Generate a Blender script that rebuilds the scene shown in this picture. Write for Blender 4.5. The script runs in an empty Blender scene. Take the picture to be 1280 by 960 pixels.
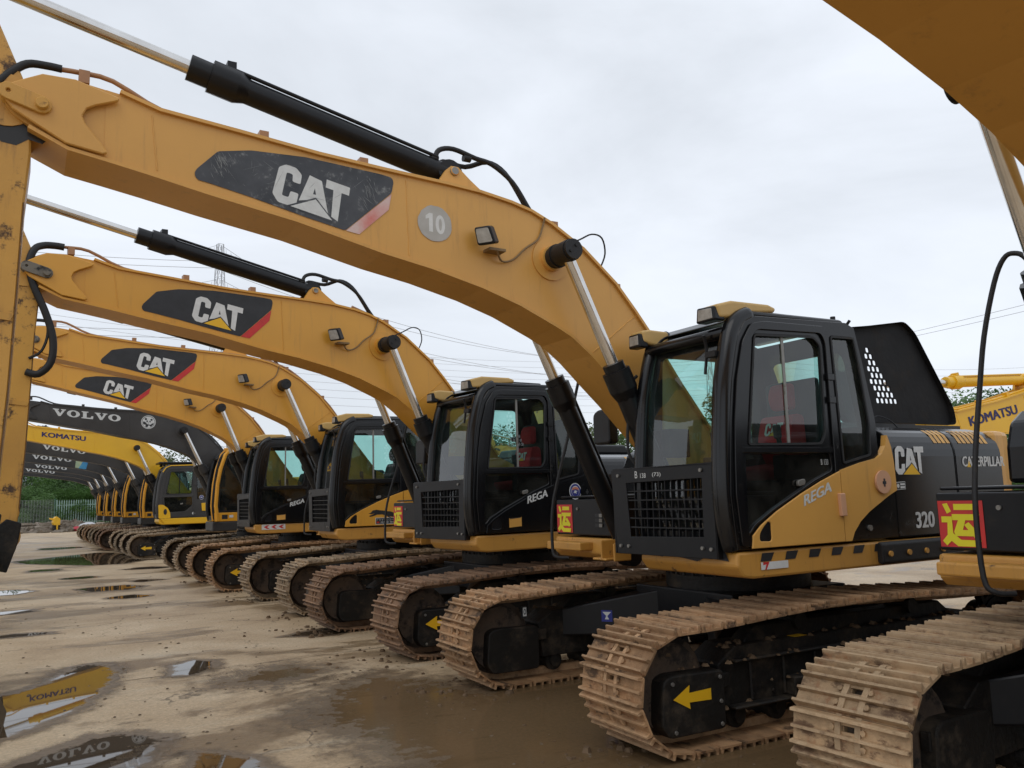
import bpy, bmesh, math, random
from mathutils import Vector, Matrix
from mathutils.geometry import tessellate_polygon
import numpy as np
random.seed(7)
SC = bpy.context.scene
COL = SC.collection
# ------------------------------------------------------------------ camera
cam_d = bpy.data.cameras.new('camera'); cam = bpy.data.objects.new('camera', cam_d); COL.objects.link(cam)
cam_d.sensor_width = 36; cam_d.lens = 1047.3/1280*36; cam_d.clip_end = 3000; cam_d.clip_start = .05
_R = Vector((-0.87445532, 0.48426962, -0.02847512)); _U = Vector((0.03905769, 0.12879243, 0.99090212)); _D = Vector((-0.48353117, -0.86538746, 0.13153767))
cam.matrix_world = Matrix(((_R.x, _U.x, -_D.x, 5.393), (_R.y, _U.y, -_D.y, 5.670), (_R.z, _U.z, -_D.z, 1.645), (0, 0, 0, 1)))
SC.camera = cam
# ------------------------------------------------------------------ sky and sun (overcast)
SUN_EL, SUN_AZ = math.radians(52), math.radians(35)       # azimuth from +X towards +Y
W = bpy.data.worlds.new('World'); SC.world = W; W.use_nodes = True
nt = W.node_tree; nt.nodes.clear(); N = nt.nodes.new; L = nt.links.new
sky = N('ShaderNodeTexSky'); sky.sky_type = 'NISHITA'; sky.sun_disc = False; sky.sun_elevation = SUN_EL; sky.sun_rotation = math.radians(90)-SUN_AZ
b1 = N('ShaderNodeBackground'); b1.inputs[1].default_value = .06; L(sky.outputs[0], b1.inputs[0])
tc = N('ShaderNodeTexCoord'); mp = N('ShaderNodeMapping'); mp.inputs['Scale'].default_value = (1, 1, 2.6); L(tc.outputs['Generated'], mp.inputs[0])
nz = N('ShaderNodeTexNoise'); nz.inputs['Scale'].default_value = 1.9; nz.inputs['Detail'].default_value = 6; nz.inputs['Roughness'].default_value = .55; nz.inputs['Distortion'].default_value = .35
L(mp.outputs[0], nz.inputs['Vector'])
rp = N('ShaderNodeValToRGB'); L(nz.outputs['Fac'], rp.inputs[0])
rp.color_ramp.elements[0].position = .36; rp.color_ramp.elements[0].color = (.76, .805, .87, 1)
rp.color_ramp.elements[1].position = .64; rp.color_ramp.elements[1].color = (.93, .98, 1.06, 1)
b2 = N('ShaderNodeBackground'); b2.inputs[1].default_value = 1.10; L(rp.outputs[0], b2.inputs[0])
mx = N('ShaderNodeMixShader'); mx.inputs[0].default_value = .86; L(b1.outputs[0], mx.inputs[1]); L(b2.outputs[0], mx.inputs[2])
wo = N('ShaderNodeOutputWorld'); L(mx.outputs[0], wo.inputs[0])
sd = bpy.data.lights.new('sun', 'SUN'); sd.energy = .5; sd.angle = math.radians(40); sd.color = (1, .97, .92)
so = bpy.data.objects.new('sun', sd); COL.objects.link(so)
_s = Vector((math.cos(SUN_EL)*math.cos(SUN_AZ), math.cos(SUN_EL)*math.sin(SUN_AZ), math.sin(SUN_EL)))
so.rotation_euler = (-_s).to_track_quat('-Z', 'Y').to_euler()
SC.view_settings.view_transform = 'Standard'; SC.view_settings.look = 'None'; SC.view_settings.exposure = 0; SC.view_settings.gamma = 1

# ------------------------------------------------------------------ materials
MATS = {}
def mat(name, col, rough=.5, metal=0., spec=.5, var=None, scale=3., dirt=None, dscale=6., dpos=(.55, .7), bump=0., bscale=40., coat=0., rand=0., streak=None):
    """procedural surface: base colour, slow colour variation, dirt patches, fine relief"""
    if name in MATS: return MATS[name]
    m = bpy.data.materials.new(name); m.use_nodes = True; t = m.node_tree; b = t.nodes['Principled BSDF']
    n, l = t.nodes.new, t.links.new
    b.inputs['Base Color'].default_value = (*col, 1); b.inputs['Roughness'].default_value = rough; b.inputs['Metallic'].default_value = metal
    b.inputs['Specular IOR Level'].default_value = spec
    if coat: b.inputs['Coat Weight'].default_value = coat; b.inputs['Coat Roughness'].default_value = .12
    tcn = n('ShaderNodeTexCoord'); vec = tcn.outputs['Object']
    oi = n('ShaderNodeObjectInfo'); ad = n('ShaderNodeVectorMath'); ad.operation = 'ADD'
    cmb = n('ShaderNodeCombineXYZ'); mu = n('ShaderNodeMath'); mu.operation = 'MULTIPLY'; mu.inputs[1].default_value = 37
    l(oi.outputs['Random'], mu.inputs[0])
    for i in range(3): l(mu.outputs[0], cmb.inputs[i])
    l(vec, ad.inputs[0]); l(cmb.outputs[0], ad.inputs[1]); vec = ad.outputs[0]
    cur = None
    if var:
        a = n('ShaderNodeTexNoise'); a.inputs['Scale'].default_value = scale; a.inputs['Detail'].default_value = 6; a.inputs['Roughness'].default_value = .6; l(vec, a.inputs['Vector'])
        r = n('ShaderNodeValToRGB'); r.color_ramp.elements[0].position = .32; r.color_ramp.elements[1].position = .68
        r.color_ramp.elements[0].color = (*col, 1); r.color_ramp.elements[1].color = (*var, 1); l(a.outputs['Fac'], r.inputs[0]); cur = r.outputs[0]
    if rand:
        h = n('ShaderNodeHueSaturation'); mr = n('ShaderNodeMapRange'); l(oi.outputs['Random'], mr.inputs[0]); mr.inputs[3].default_value = 1-rand; mr.inputs[4].default_value = 1+rand
        l(mr.outputs[0], h.inputs['Value']); h.inputs['Color'].default_value = (*col, 1)
        if cur: l(cur, h.inputs['Color'])
        cur = h.outputs[0]
    if dirt:
        a = n('ShaderNodeTexNoise'); a.inputs['Scale'].default_value = dscale; a.inputs['Detail'].default_value = 9; a.inputs['Roughness'].default_value = .72; l(vec, a.inputs['Vector'])
        r = n('ShaderNodeMapRange'); r.interpolation_type = 'SMOOTHSTEP'; r.inputs[1].default_value = dpos[0]; r.inputs[2].default_value = dpos[1]; l(a.outputs['Fac'], r.inputs[0])
        k = n('ShaderNodeMix'); k.data_type = 'RGBA'; l(r.outputs[0], k.inputs[0]); k.inputs[6].default_value = (*col, 1)
        if cur: l(cur, k.inputs[6])
        k.inputs[7].default_value = (*dirt, 1); cur = k.outputs[2]
        r2 = n('ShaderNodeMapRange'); l(r.outputs[0], r2.inputs[0]); r2.inputs[3].default_value = rough; r2.inputs[4].default_value = min(1, rough+.35); l(r2.outputs[0], b.inputs['Roughness'])
    if streak:
        q = n('ShaderNodeMapping'); q.inputs['Scale'].default_value = (9, 9, .9); l(vec, q.inputs[0])
        a = n('ShaderNodeTexNoise'); a.inputs['Scale'].default_value = 1.; a.inputs['Detail'].default_value = 7; a.inputs['Roughness'].default_value = .7; l(q.outputs[0], a.inputs['Vector'])
        r = n('ShaderNodeMapRange'); r.interpolation_type = 'SMOOTHSTEP'; r.inputs[1].default_value = .54; r.inputs[2].default_value = .74; r.inputs[4].default_value = streak[3]; l(a.outputs['Fac'], r.inputs[0])
        k = n('ShaderNodeMix'); k.data_type = 'RGBA'; l(r.outputs[0], k.inputs[0]); l(cur, k.inputs[6]); k.inputs[7].default_value = (*streak[:3], 1); cur = k.outputs[2]
        # thin random scratches
        q = n('ShaderNodeMapping'); q.inputs['Scale'].default_value = (3, 3, 26); q.inputs['Rotation'].default_value = (0, .5, 0); l(vec, q.inputs[0])
        a = n('ShaderNodeTexNoise'); a.inputs['Scale'].default_value = 2.2; a.inputs['Detail'].default_value = 9; a.inputs['Roughness'].default_value = .75; l(q.outputs[0], a.inputs['Vector'])
        r = n('ShaderNodeMapRange'); r.inputs[1].default_value = .70; r.inputs[2].default_value = .735; r.inputs[4].default_value = .6; l(a.outputs['Fac'], r.inputs[0])
        k = n('ShaderNodeMix'); k.data_type = 'RGBA'; l(r.outputs[0], k.inputs[0]); l(cur, k.inputs[6]); k.inputs[7].default_value = (.22, .12, .05, 1); cur = k.outputs[2]
    if cur: l(cur, b.inputs['Base Color'])
    if bump:
        a = n('ShaderNodeTexNoise'); a.inputs['Scale'].default_value = bscale; a.inputs['Detail'].default_value = 5; l(vec, a.inputs['Vector'])
        bp = n('ShaderNodeBump'); bp.inputs['Strength'].default_value = bump; bp.inputs['Distance'].default_value = .01; l(a.outputs['Fac'], bp.inputs['Height']); l(bp.outputs[0], b.inputs['Normal'])
    MATS[name] = m; return m
YEL = mat('aged yellow paint', (.70, .37, .085), .38, var=(.61, .32, .072), scale=.9, dirt=(.16, .09, .04), dscale=9, dpos=(.67, .78), bump=.05, bscale=90, streak=(.34, .18, .06, .45))
YELB = mat('strong yellow paint', (.71, .35, .045), .36, var=(.62, .30, .04), scale=.8, dirt=(.16, .09, .04), dscale=8, dpos=(.68, .79), bump=.05, bscale=90, streak=(.34, .18, .05, .4))
YEL2 = mat('scuffed yellow paint', (.60, .30, .06), .42, var=(.50, .25, .05), scale=1.5, dirt=(.09, .055, .03), dscale=7, dpos=(.60, .70), bump=.08, bscale=60, streak=(.25, .13, .05, .6))
YELW = mat('worn yellow paint', (.62, .33, .06), .45, var=(.48, .25, .05), scale=1.4, dirt=(.07, .04, .025), dscale=5, dpos=(.55, .65), bump=.12, bscale=60, streak=(.22, .11, .04, .7))
KYEL = mat('bright yellow paint', (.80, .46, .02), .35, var=(.72, .40, .02), scale=1.2, dirt=(.2, .12, .04), dscale=8, dpos=(.68, .8))
ORG = mat('orange yellow paint', (.76, .36, .025), .4, var=(.66, .30, .02), scale=2, dirt=(.15, .08, .03), dscale=8, dpos=(.64, .76))
GRY = mat('dark grey paint', (.028, .027, .027), .42, var=(.052, .05, .048), scale=1.5, dirt=(.10, .085, .07), dscale=6, dpos=(.62, .8))
BLK = mat('gloss black paint', (.005, .0055, .0065), .2, spec=.42, var=(.008, .008, .009), scale=2, dirt=(.03, .026, .021), dscale=3.5, dpos=(.56, .85))
BLK2 = mat('satin black paint', (.006, .0065, .0085), .36, spec=.32, var=(.009, .0095, .011), scale=3, dirt=(.026, .022, .018), dscale=5, dpos=(.55, .8), bump=.05)
RUB = mat('black rubber', (.008, .008, .009), .6, bump=.15, bscale=60, dirt=(.05, .045, .04), dscale=8)
DRT = mat('grimy undercarriage black', (.008, .0075, .007), .6, spec=.3, var=(.014, .012, .010), scale=3, dirt=(.065, .048, .032), dscale=4, dpos=(.47, .70), bump=.7, bscale=22)
MUDD = mat('muddy brown cast steel', (.10, .065, .04), .75, var=(.05, .035, .025), scale=6, dirt=(.02, .016, .013), dscale=5, dpos=(.5, .62), bump=.7, bscale=22)
CHR = mat('chromed rod', (.72, .71, .69), .2, metal=1, var=(.6, .58, .55), scale=5)
STL = mat('worn steel', (.25, .24, .22), .45, metal=.6, dirt=(.12, .09, .06), dscale=12)
def track_mat(name, mud, tip, dark, rust):
    m = bpy.data.materials.new(name); m.use_nodes = True; t = m.node_tree; b = t.nodes['Principled BSDF']; n, l = t.nodes.new, t.links.new
    tcn = n('ShaderNodeTexCoord'); oi = n('ShaderNodeObjectInfo'); mu = n('ShaderNodeMath'); mu.operation = 'MULTIPLY'; mu.inputs[1].default_value = 53; l(oi.outputs['Random'], mu.inputs[0])
    cmb = n('ShaderNodeCombineXYZ'); l(mu.outputs[0], cmb.inputs[0]); l(mu.outputs[0], cmb.inputs[1]); ad = n('ShaderNodeVectorMath'); l(tcn.outputs['Object'], ad.inputs[0]); l(cmb.outputs[0], ad.inputs[1]); vec = ad.outputs[0]
    def noise(sc, lo, hi, sc3=None, hi_v=1.):
        v = vec
        if sc3: q = n('ShaderNodeMapping'); q.inputs['Scale'].default_value = sc3; l(vec, q.inputs[0]); v = q.outputs[0]
        a = n('ShaderNodeTexNoise'); a.inputs['Scale'].default_value = sc; a.inputs['Detail'].default_value = 8; a.inputs['Roughness'].default_value = .7; l(v, a.inputs['Vector'])
        r = n('ShaderNodeMapRange'); r.interpolation_type = 'SMOOTHSTEP'; r.inputs[1].default_value = lo; r.inputs[2].default_value = hi; r.inputs[4].default_value = hi_v; l(a.outputs['Fac'], r.inputs[0]); return r.outputs[0], a.outputs['Fac']
    def mix(f, A, B):
        k = n('ShaderNodeMix'); k.data_type = 'RGBA'; l(f, k.inputs[0])
        for s_, v_ in ((k.inputs[6], A), (k.inputs[7], B)):
            if isinstance(v_, tuple): s_.default_value = (*v_, 1)
            else: l(v_, s_)
        return k.outputs[2]
    f1, _ = noise(5, .35, .65); base = mix(f1, mud, tuple(c*.62 for c in mud))
    f2, _ = noise(9, .52, .66, None, .85); base = mix(f2, base, rust)
    f3, _ = noise(7, .52, .62, (1, .5, 1), .92); base = mix(f3, base, dark)
    sp = n('ShaderNodeSeparateXYZ'); l(tcn.outputs['Object'], sp.inputs[0]); z = n('ShaderNodeMapRange'); z.inputs[1].default_value = .012; z.inputs[2].default_value = .03; z.inputs[4].default_value = .8; l(sp.outputs[2], z.inputs[0])
    f4, _ = noise(14, .3, .6); mm = n('ShaderNodeMath'); mm.operation = 'MULTIPLY'; l(z.outputs[0], mm.inputs[0]); l(f4, mm.inputs[1])
    base = mix(mm.outputs[0], base, tip)
    h = n('ShaderNodeHueSaturation'); mr = n('ShaderNodeMapRange'); l(oi.outputs['Random'], mr.inputs[0]); mr.inputs[3].default_value = .72; mr.inputs[4].default_value = 1.2; l(mr.outputs[0], h.inputs['Value']); l(base, h.inputs['Color']); l(h.outputs[0], b.inputs['Base Color'])
    b.inputs['Roughness'].default_value = .68; b.inputs['Specular IOR Level'].default_value = .35
    _, nf = noise(34, 0, 1); bp = n('ShaderNodeBump'); bp.inputs['Strength'].default_value = .8; bp.inputs['Distance'].default_value = .008; l(nf, bp.inputs['Height']); l(bp.outputs[0], b.inputs['Normal'])
    return m
TM = [track_mat('dried mud track steel', (.43, .25, .125), (.50, .32, .18), (.075, .045, .026), (.27, .125, .055)),
      track_mat('rusty track steel', (.25, .145, .08), (.33, .20, .12), (.035, .026, .02), (.18, .08, .04)),
      track_mat('grey brown track steel', (.37, .26, .155), (.46, .35, .23), (.06, .045, .032), (.24, .13, .065)),
      track_mat('pale dusty track steel', (.49, .33, .185), (.53, .38, .23), (.12, .066, .036), (.34, .175, .085))]
WHT = mat('white print', (.72, .72, .70), .5, var=(.6, .6, .58), scale=12)
WHG = mat('dusty white print', (.66, .68, .67), .5, var=(.57, .58, .57), scale=20)
RED = mat('red print', (.62, .03, .025), .45, var=(.5, .03, .03), scale=10)
PNK = mat('faded red print', (.62, .17, .14), .5, var=(.66, .52, .48), scale=4)
YPR = mat('yellow print', (.82, .47, .015), .45)
LYP = mat('lemon print', (.75, .68, .02), .45)
BLU = mat('blue print', (.02, .03, .22), .45)
NVY = mat('navy print', (.015, .012, .10), .45)
BPR = mat('black print', (.015, .016, .018), .5, var=(.025, .026, .03), scale=9)
SCR = mat('scratched grey black print', (.026, .030, .038), .5, var=(.065, .07, .08), scale=4, dirt=(.26, .27, .27), dscale=16, dpos=(.55, .74))
GDC = mat('grey sticker', (.47, .45, .42), .6, var=(.40, .38, .34), scale=8)
LEN = mat('lamp lens', (.24, .23, .21), .15, spec=.7, var=(.42, .41, .38), scale=14)
REF = mat('lamp reflector', (.8, .8, .78), .18, metal=1)
SEAT = mat('red seat cover', (.62, .02, .03), .8, var=(.5, .018, .024), scale=6, bump=.3)
DARK = mat('cab interior plastic', (.025, .027, .03), .7)
GRN = mat('teal paint', (.03, .16, .14), .5)
COP = mat('copper brown pipe', (.40, .20, .085), .4, var=(.30, .15, .07), scale=8)
def glass(name, tint, gloss=.9, rough=.01, base=None):
    m = bpy.data.materials.new(name); m.use_nodes = True; t = m.node_tree; t.nodes.clear(); n, l = t.nodes.new, t.links.new
    tr = n('ShaderNodeBsdfTransparent'); tr.inputs[0].default_value = (*tint, 1)
    gl = n('ShaderNodeBsdfGlossy'); gl.inputs[0].default_value = (gloss, gloss, gloss, 1); gl.inputs['Roughness'].default_value = rough
    fr = n('ShaderNodeFresnel'); fr.inputs[0].default_value = 1.5; ml = n('ShaderNodeMath'); ml.operation = 'MULTIPLY'; ml.inputs[1].default_value = 1.6; ml.use_clamp = True; l(fr.outputs[0], ml.inputs[0])
    # film of dust
    df = n('ShaderNodeBsdfDiffuse'); df.inputs[0].default_value = (.25, .25, .22, 1)
    tcn = n('ShaderNodeTexCoord'); a = n('ShaderNodeTexNoise'); a.inputs['Scale'].default_value = 4; a.inputs['Detail'].default_value = 8; l(tcn.outputs['Object'], a.inputs['Vector'])
    r = n('ShaderNodeMapRange'); r.inputs[1].default_value = .4; r.inputs[2].default_value = .8; r.inputs[3].default_value = .02; r.inputs[4].default_value = .13; l(a.outputs['Fac'], r.inputs[0])
    m0 = n('ShaderNodeMixShader'); l(r.outputs[0], m0.inputs[0]); l(tr.outputs[0], m0.inputs[1]); l(df.outputs[0], m0.inputs[2])
    m1 = n('ShaderNodeMixShader'); l(ml.outputs[0], m1.inputs[0]); l(m0.outputs[0], m1.inputs[1]); l(gl.outputs[0], m1.inputs[2])
    o = n('ShaderNodeOutputMaterial'); l(m1.outputs[0], o.inputs[0]); MATS[name] = m; return m
GLS = glass('tinted cab glass', (.62, .86, .82)); GLD = glass('dark tinted glass', (.10, .12, .12)); GLV = glass('smoky cab glass', (.22, .27, .26))

# ------------------------------------------------------------------ mesh helpers
def mapy(y): return lambda u, v, w: (u, y+w, v)      # profile lies in x-z, depth along y
def mapx(x): return lambda u, v, w: (x+w, u, v)      # profile lies in y-z, depth along x
def mapz(z): return lambda u, v, w: (u, v, z+w)      # profile lies in x-y
def arc(cx, cy, r, a0, a1, n, ry=None):
    ry = r if ry is None else ry
    return [(cx+r*math.cos(math.radians(a0+(a1-a0)*i/n)), cy+ry*math.sin(math.radians(a0+(a1-a0)*i/n))) for i in range(n+1)]
def circ(cx, cy, r, n=20, ry=None): return arc(cx, cy, r, 0, 360, n, ry)[:-1]
def rrect(u0, v0, u1, v1, r, n=3):
    return arc(u1-r, v1-r, r, 0, 90, n)+arc(u0+r, v1-r, r, 90, 180, n)+arc(u0+r, v0+r, r, 180, 270, n)+arc(u1-r, v0+r, r, 270, 360, n)
def rounded(poly, r, n=3):
    out = []; k = len(poly)
    for i in range(k):
        p0, p1, p2 = Vector(poly[i-1]), Vector(poly[i]), Vector(poly[(i+1) % k]); a = (p0-p1); b = (p2-p1)
        rr = min(r, a.length*.45, b.length*.45); A = p1+a.normalized()*rr; B = p1+b.normalized()*rr
        for j in range(n+1):
            t = j/n; q = A*(1-t)**2+p1*2*t*(1-t)+B*t*t; out.append((q.x, q.y))
    return out
def smooth_line(pts, n=4):
    out = []; P = [Vector(p) for p in pts]
    for i in range(len(P)-1):
        p0 = P[max(i-1, 0)]; p1 = P[i]; p2 = P[i+1]; p3 = P[min(i+2, len(P)-1)]
        for j in range(n):
            t = j/n; out.append(.5*((2*p1)+(-p0+p2)*t+(2*p0-5*p1+4*p2-p3)*t*t+(-p0+3*p1-3*p2+p3)*t**3))
    out.append(P[-1]); return [tuple(q) for q in out]
class MB:
    def __init__(s): s.v = []; s.f = []; s.m = []; s.s = []
    def add(s, vs, fs, mi=0, sm=False):
        o = len(s.v); s.v += [tuple(p) for p in vs]
        for f in fs: s.f.append([o+i for i in f]); s.m.append(mi); s.s.append(sm)
        return s
    def box(s, x0, x1, y0, y1, z0, z1, mi=0, M=None):
        vs = [(x, y, z) for x in (x0, x1) for y in (y0, y1) for z in (z0, z1)]
        if M is not None: vs = [M @ Vector(p) for p in vs]
        return s.add(vs, [(0, 1, 3, 2), (4, 6, 7, 5), (0, 4, 5, 1), (2, 3, 7, 6), (0, 2, 6, 4), (1, 5, 7, 3)], mi)
    def plate(s, outer, holes, d, mp, mi=0, rim=None, sm=False):
        """solid plate: outline with holes, thickness d (0 = one sheet)"""
        loops = [list(outer)]+[list(h) for h in holes]; flat = [p for lp in loops for p in lp]
        tri = tessellate_polygon([[Vector((p[0], p[1], 0)) for p in lp] for lp in loops])
        n = len(flat)
        if d == 0: return s.add([mp(p[0], p[1], 0) for p in flat], [tuple(t) for t in tri], mi)
        s.add([mp(p[0], p[1], 0) for p in flat]+[mp(p[0], p[1], d) for p in flat], [tuple(t) for t in tri]+[tuple(i+n for i in reversed(t)) for t in tri], mi)
        o = 0; rim = mi if rim is None else rim
        for lp in loops:
            k = len(lp)
            s.add([mp(p[0], p[1], 0) for p in lp]+[mp(p[0], p[1], d) for p in lp], [(i, (i+1) % k, (i+1) % k+k, i+k) for i in range(k)], rim, sm)
        return s
    def prism(s, outer, d, mp, mi=0):
        """closed convexish solid with shared verts (bevel friendly)"""
        k = len(outer); o = [mp(p[0], p[1], 0) for p in outer]+[mp(p[0], p[1], d) for p in outer]
        return s.add(o, [tuple(range(k)), tuple(range(2*k-1, k-1, -1))]+[(i, (i+1) % k, (i+1) % k+k, i+k) for i in range(k)], mi)
    def cyl(s, p0, p1, r, n=16, mi=0, r1=None, caps=True):
        p0 = Vector(p0); p1 = Vector(p1); r1 = r if r1 is None else r1; ax = (p1-p0).normalized()
        a = ax.orthogonal().normalized(); b = ax.cross(a)
        vs = [p0+(a*math.cos(2*math.pi*i/n)+b*math.sin(2*math.pi*i/n))*r for i in range(n)]+[p1+(a*math.cos(2*math.pi*i/n)+b*math.sin(2*math.pi*i/n))*r1 for i in range(n)]
        s.add(vs, [(i, (i+1) % n, (i+1) % n+n, i+n) for i in range(n)], mi, True)
        if caps: s.add(vs[:n], [tuple(reversed(range(n)))], mi); s.add(vs[n:], [tuple(range(n))], mi)
        return s
    def tube(s, pts, r, n=8, mi=0, caps=True):
        P = [Vector(p) for p in pts]; k = len(P); rings = []
        a = None
        for i in range(k):
            t = (P[min(i+1, k-1)]-P[max(i-1, 0)]).normalized()
            a = t.orthogonal().normalized() if a is None else (a-t*a.dot(t)).normalized()
            b = t.cross(a); rr = r[i] if isinstance(r, (list, tuple)) else r
            rings += [P[i]+(a*math.cos(2*math.pi*j/n)+b*math.sin(2*math.pi*j/n))*rr for j in range(n)]
        s.add(rings, [(i*n+j, i*n+(j+1) % n, (i+1)*n+(j+1) % n, (i+1)*n+j) for i in range(k-1) for j in range(n)], mi, True)
        if caps: s.add(rings[:n], [tuple(reversed(range(n)))], mi); s.add(rings[-n:], [tuple(range(n))], mi)
        return s
    def ribbon(s, line, y0, y1, th, mi=0):
        """strip following an x-z line, th above it"""
        P = [Vector(p) for p in line]; k = len(P); a = []; b = []
        for i in range(k):
            t = (P[min(i+1, k-1)]-P[max(i-1, 0)]).normalized(); nrm = Vector((-t.y, t.x)); q = P[i]+nrm*th
            a.append((P[i].x, P[i].y)); b.append((q.x, q.y))
        vs = [(x, y0, z) for x, z in a]+[(x, y1, z) for x, z in a]+[(x, y0, z) for x, z in b]+[(x, y1, z) for x, z in b]
        f = []
        for i in range(k-1):
            f += [(i, i+1, k+i+1, k+i), (2*k+i, 3*k+i, 3*k+i+1, 2*k+i+1), (i, 2*k+i, 2*k+i+1, i+1), (k+i, k+i+1, 3*k+i+1, 3*k+i)]
        f += [(0, k, 3*k, 2*k), (k-1, 3*k-1, 4*k-1, 2*k-1)]
        return s.add(vs, f, mi)
    def mesh(s, name, mats, bevel=0., seg=2, angle=35):
        me = bpy.data.meshes.new(name); me.from_pydata(s.v, [], s.f)
        for m in mats: me.materials.append(m)
        me.polygons.foreach_set('material_index', s.m); me.polygons.foreach_set('use_smooth', s.s)
        bm = bmesh.new(); bm.from_mesh(me)
        bmesh.ops.remove_doubles(bm, verts=bm.verts, dist=1e-5)
        bmesh.ops.recalc_face_normals(bm, faces=bm.faces)
        if bevel:
            es = [e for e in bm.edges if len(e.link_faces) == 2 and e.calc_face_angle(0) > math.radians(angle) and not (e.link_faces[0].smooth and e.link_faces[1].smooth)]
            bmesh.ops.bevel(bm, geom=es, offset=bevel, segments=seg, profile=.5, affect='EDGES', clamp_overlap=True)
        for e in bm.edges:
            if len(e.link_faces) == 2 and (e.link_faces[0].smooth != e.link_faces[1].smooth or e.calc_face_angle(0) > math.radians(50)): e.smooth = False
        bm.to_mesh(me); bm.free(); return me
CACHE = {}
def link(name, me, parent=None, M=None):
    o = bpy.data.objects.new(name, me); COL.objects.link(o)
    if parent is not None: o.parent = parent
    if M is not None: o.matrix_local = M
    return o
def part(name, mats, fn, parent, key=None, M=None, bevel=0., seg=2):
    """fn(mb) fills the shape; meshes with the same key are shared between copies"""
    mats = mats if isinstance(mats, (list, tuple)) else [mats]
    k = (name, key, tuple(m.name for m in mats)) if key is not None else None
    me = CACHE.get(k) if k else None
    if me is None:
        mb = MB(); fn(mb); me = mb.mesh(name, mats, bevel, seg)
        if k: CACHE[k] = me
    return link(name, me, parent, M)
def split_parts(name, mats, fn, parent, key=None, M=None, bevel=0., seg=2):
    """like part, but every separate piece of the shape becomes its own object"""
    mats = mats if isinstance(mats, (list, tuple)) else [mats]
    k = ('split', name, key, tuple(m.name for m in mats))
    if k not in CACHE:
        mb = MB(); fn(mb); par = list(range(len(mb.v)))
        def find(i):
            while par[i] != i: par[i] = par[par[i]]; i = par[i]
            return i
        for f in mb.f:
            for i in f[1:]: par[find(i)] = find(f[0])
        pos = {}
        for i, v in enumerate(mb.v):
            q = (round(v[0], 5), round(v[1], 5), round(v[2], 5))
            if q in pos: par[find(i)] = find(pos[q])
            else: pos[q] = i
        isl = {}
        for n_, f in enumerate(mb.f): isl.setdefault(find(f[0]), []).append(n_)
        out = []
        for fl in isl.values():
            m2 = MB(); mp_ = {}
            for n_ in fl:
                for i in mb.f[n_]:
                    if i not in mp_: mp_[i] = len(m2.v); m2.v.append(mb.v[i])
                m2.f.append([mp_[i] for i in mb.f[n_]]); m2.m.append(mb.m[n_]); m2.s.append(mb.s[n_])
            out.append(m2.mesh(name, mats, bevel, seg))
        CACHE[k] = out
    return [link(name, me, parent, M) for me in CACHE[k]]
def tag(o, label, cat, group=None, kind=None):
    if label: o['label'] = label
    if cat: o['category'] = cat
    if group: o['group'] = group
    if kind: o['kind'] = kind
    return o
# ---- lettering
TXT = {}
def text2d(s, w, h, offset=.02, shear=0.):
    """flat triangulated lettering scaled to w x h, origin bottom left"""
    k = (s, offset, shear)
    if k not in TXT:
        cu = bpy.data.curves.new('t', 'FONT'); cu.body = s; cu.offset = offset; cu.resolution_u = 3; cu.shear = shear; cu.fill_mode = 'FRONT'
        o = bpy.data.objects.new('t', cu); COL.objects.link(o); dg = bpy.context.evaluated_depsgraph_get(); me = bpy.data.meshes.new_from_object(o.evaluated_get(dg))
        vs = [(v.co.x, v.co.y) for v in me.vertices]; fs = [tuple(p.vertices) for p in me.polygons]
        bpy.data.objects.remove(o); bpy.data.curves.remove(cu); bpy.data.meshes.remove(me); TXT[k] = (vs, fs)
    vs, fs = TXT[k]; x0 = min(v[0] for v in vs); x1 = max(v[0] for v in vs); y0 = min(v[1] for v in vs); y1 = max(v[1] for v in vs)
    return [((v[0]-x0)/(x1-x0)*w, (v[1]-y0)/(y1-y0)*h) for v in vs], fs
def side(x0, z0, y, ang=0., U=None, V=None):
    """map flat artwork onto a left-hand side: u runs towards the rear (-x)"""
    if U is None:
        c, s_ = math.cos(ang), math.sin(ang); U = (-c, s_); V = (s_, c)
    return lambda u, v, w=0: (x0+U[0]*u+V[0]*v, y+w, z0+U[1]*u+V[1]*v)
def front(y0, z0, x): return lambda u, v, w=0: (x+w, y0+u, z0+v)
def put_text(mb, s, w, h, mp, mi, offset=.02, shear=0., lift=0.):
    bold = offset > .015; vs, fs = text2d(s, w-3*offset*.95*h if bold else w, h*(.96 if bold else 1), 0., shear)
    for i, (du, dv) in enumerate([(i_*offset*.95, j_*.035) for i_ in range(4) for j_ in (0, 1)] if bold else ((0, 0),)):
        mb.add([mp(a+du*h, b+dv*h, lift+i*.00025) for a, b in vs], fs, mi)
def poly(mb, pts, mp, mi, lift=0., holes=()): mb.plate(pts, holes, 0, lambda u, v, w: mp(u, v, lift), mi)
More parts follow.
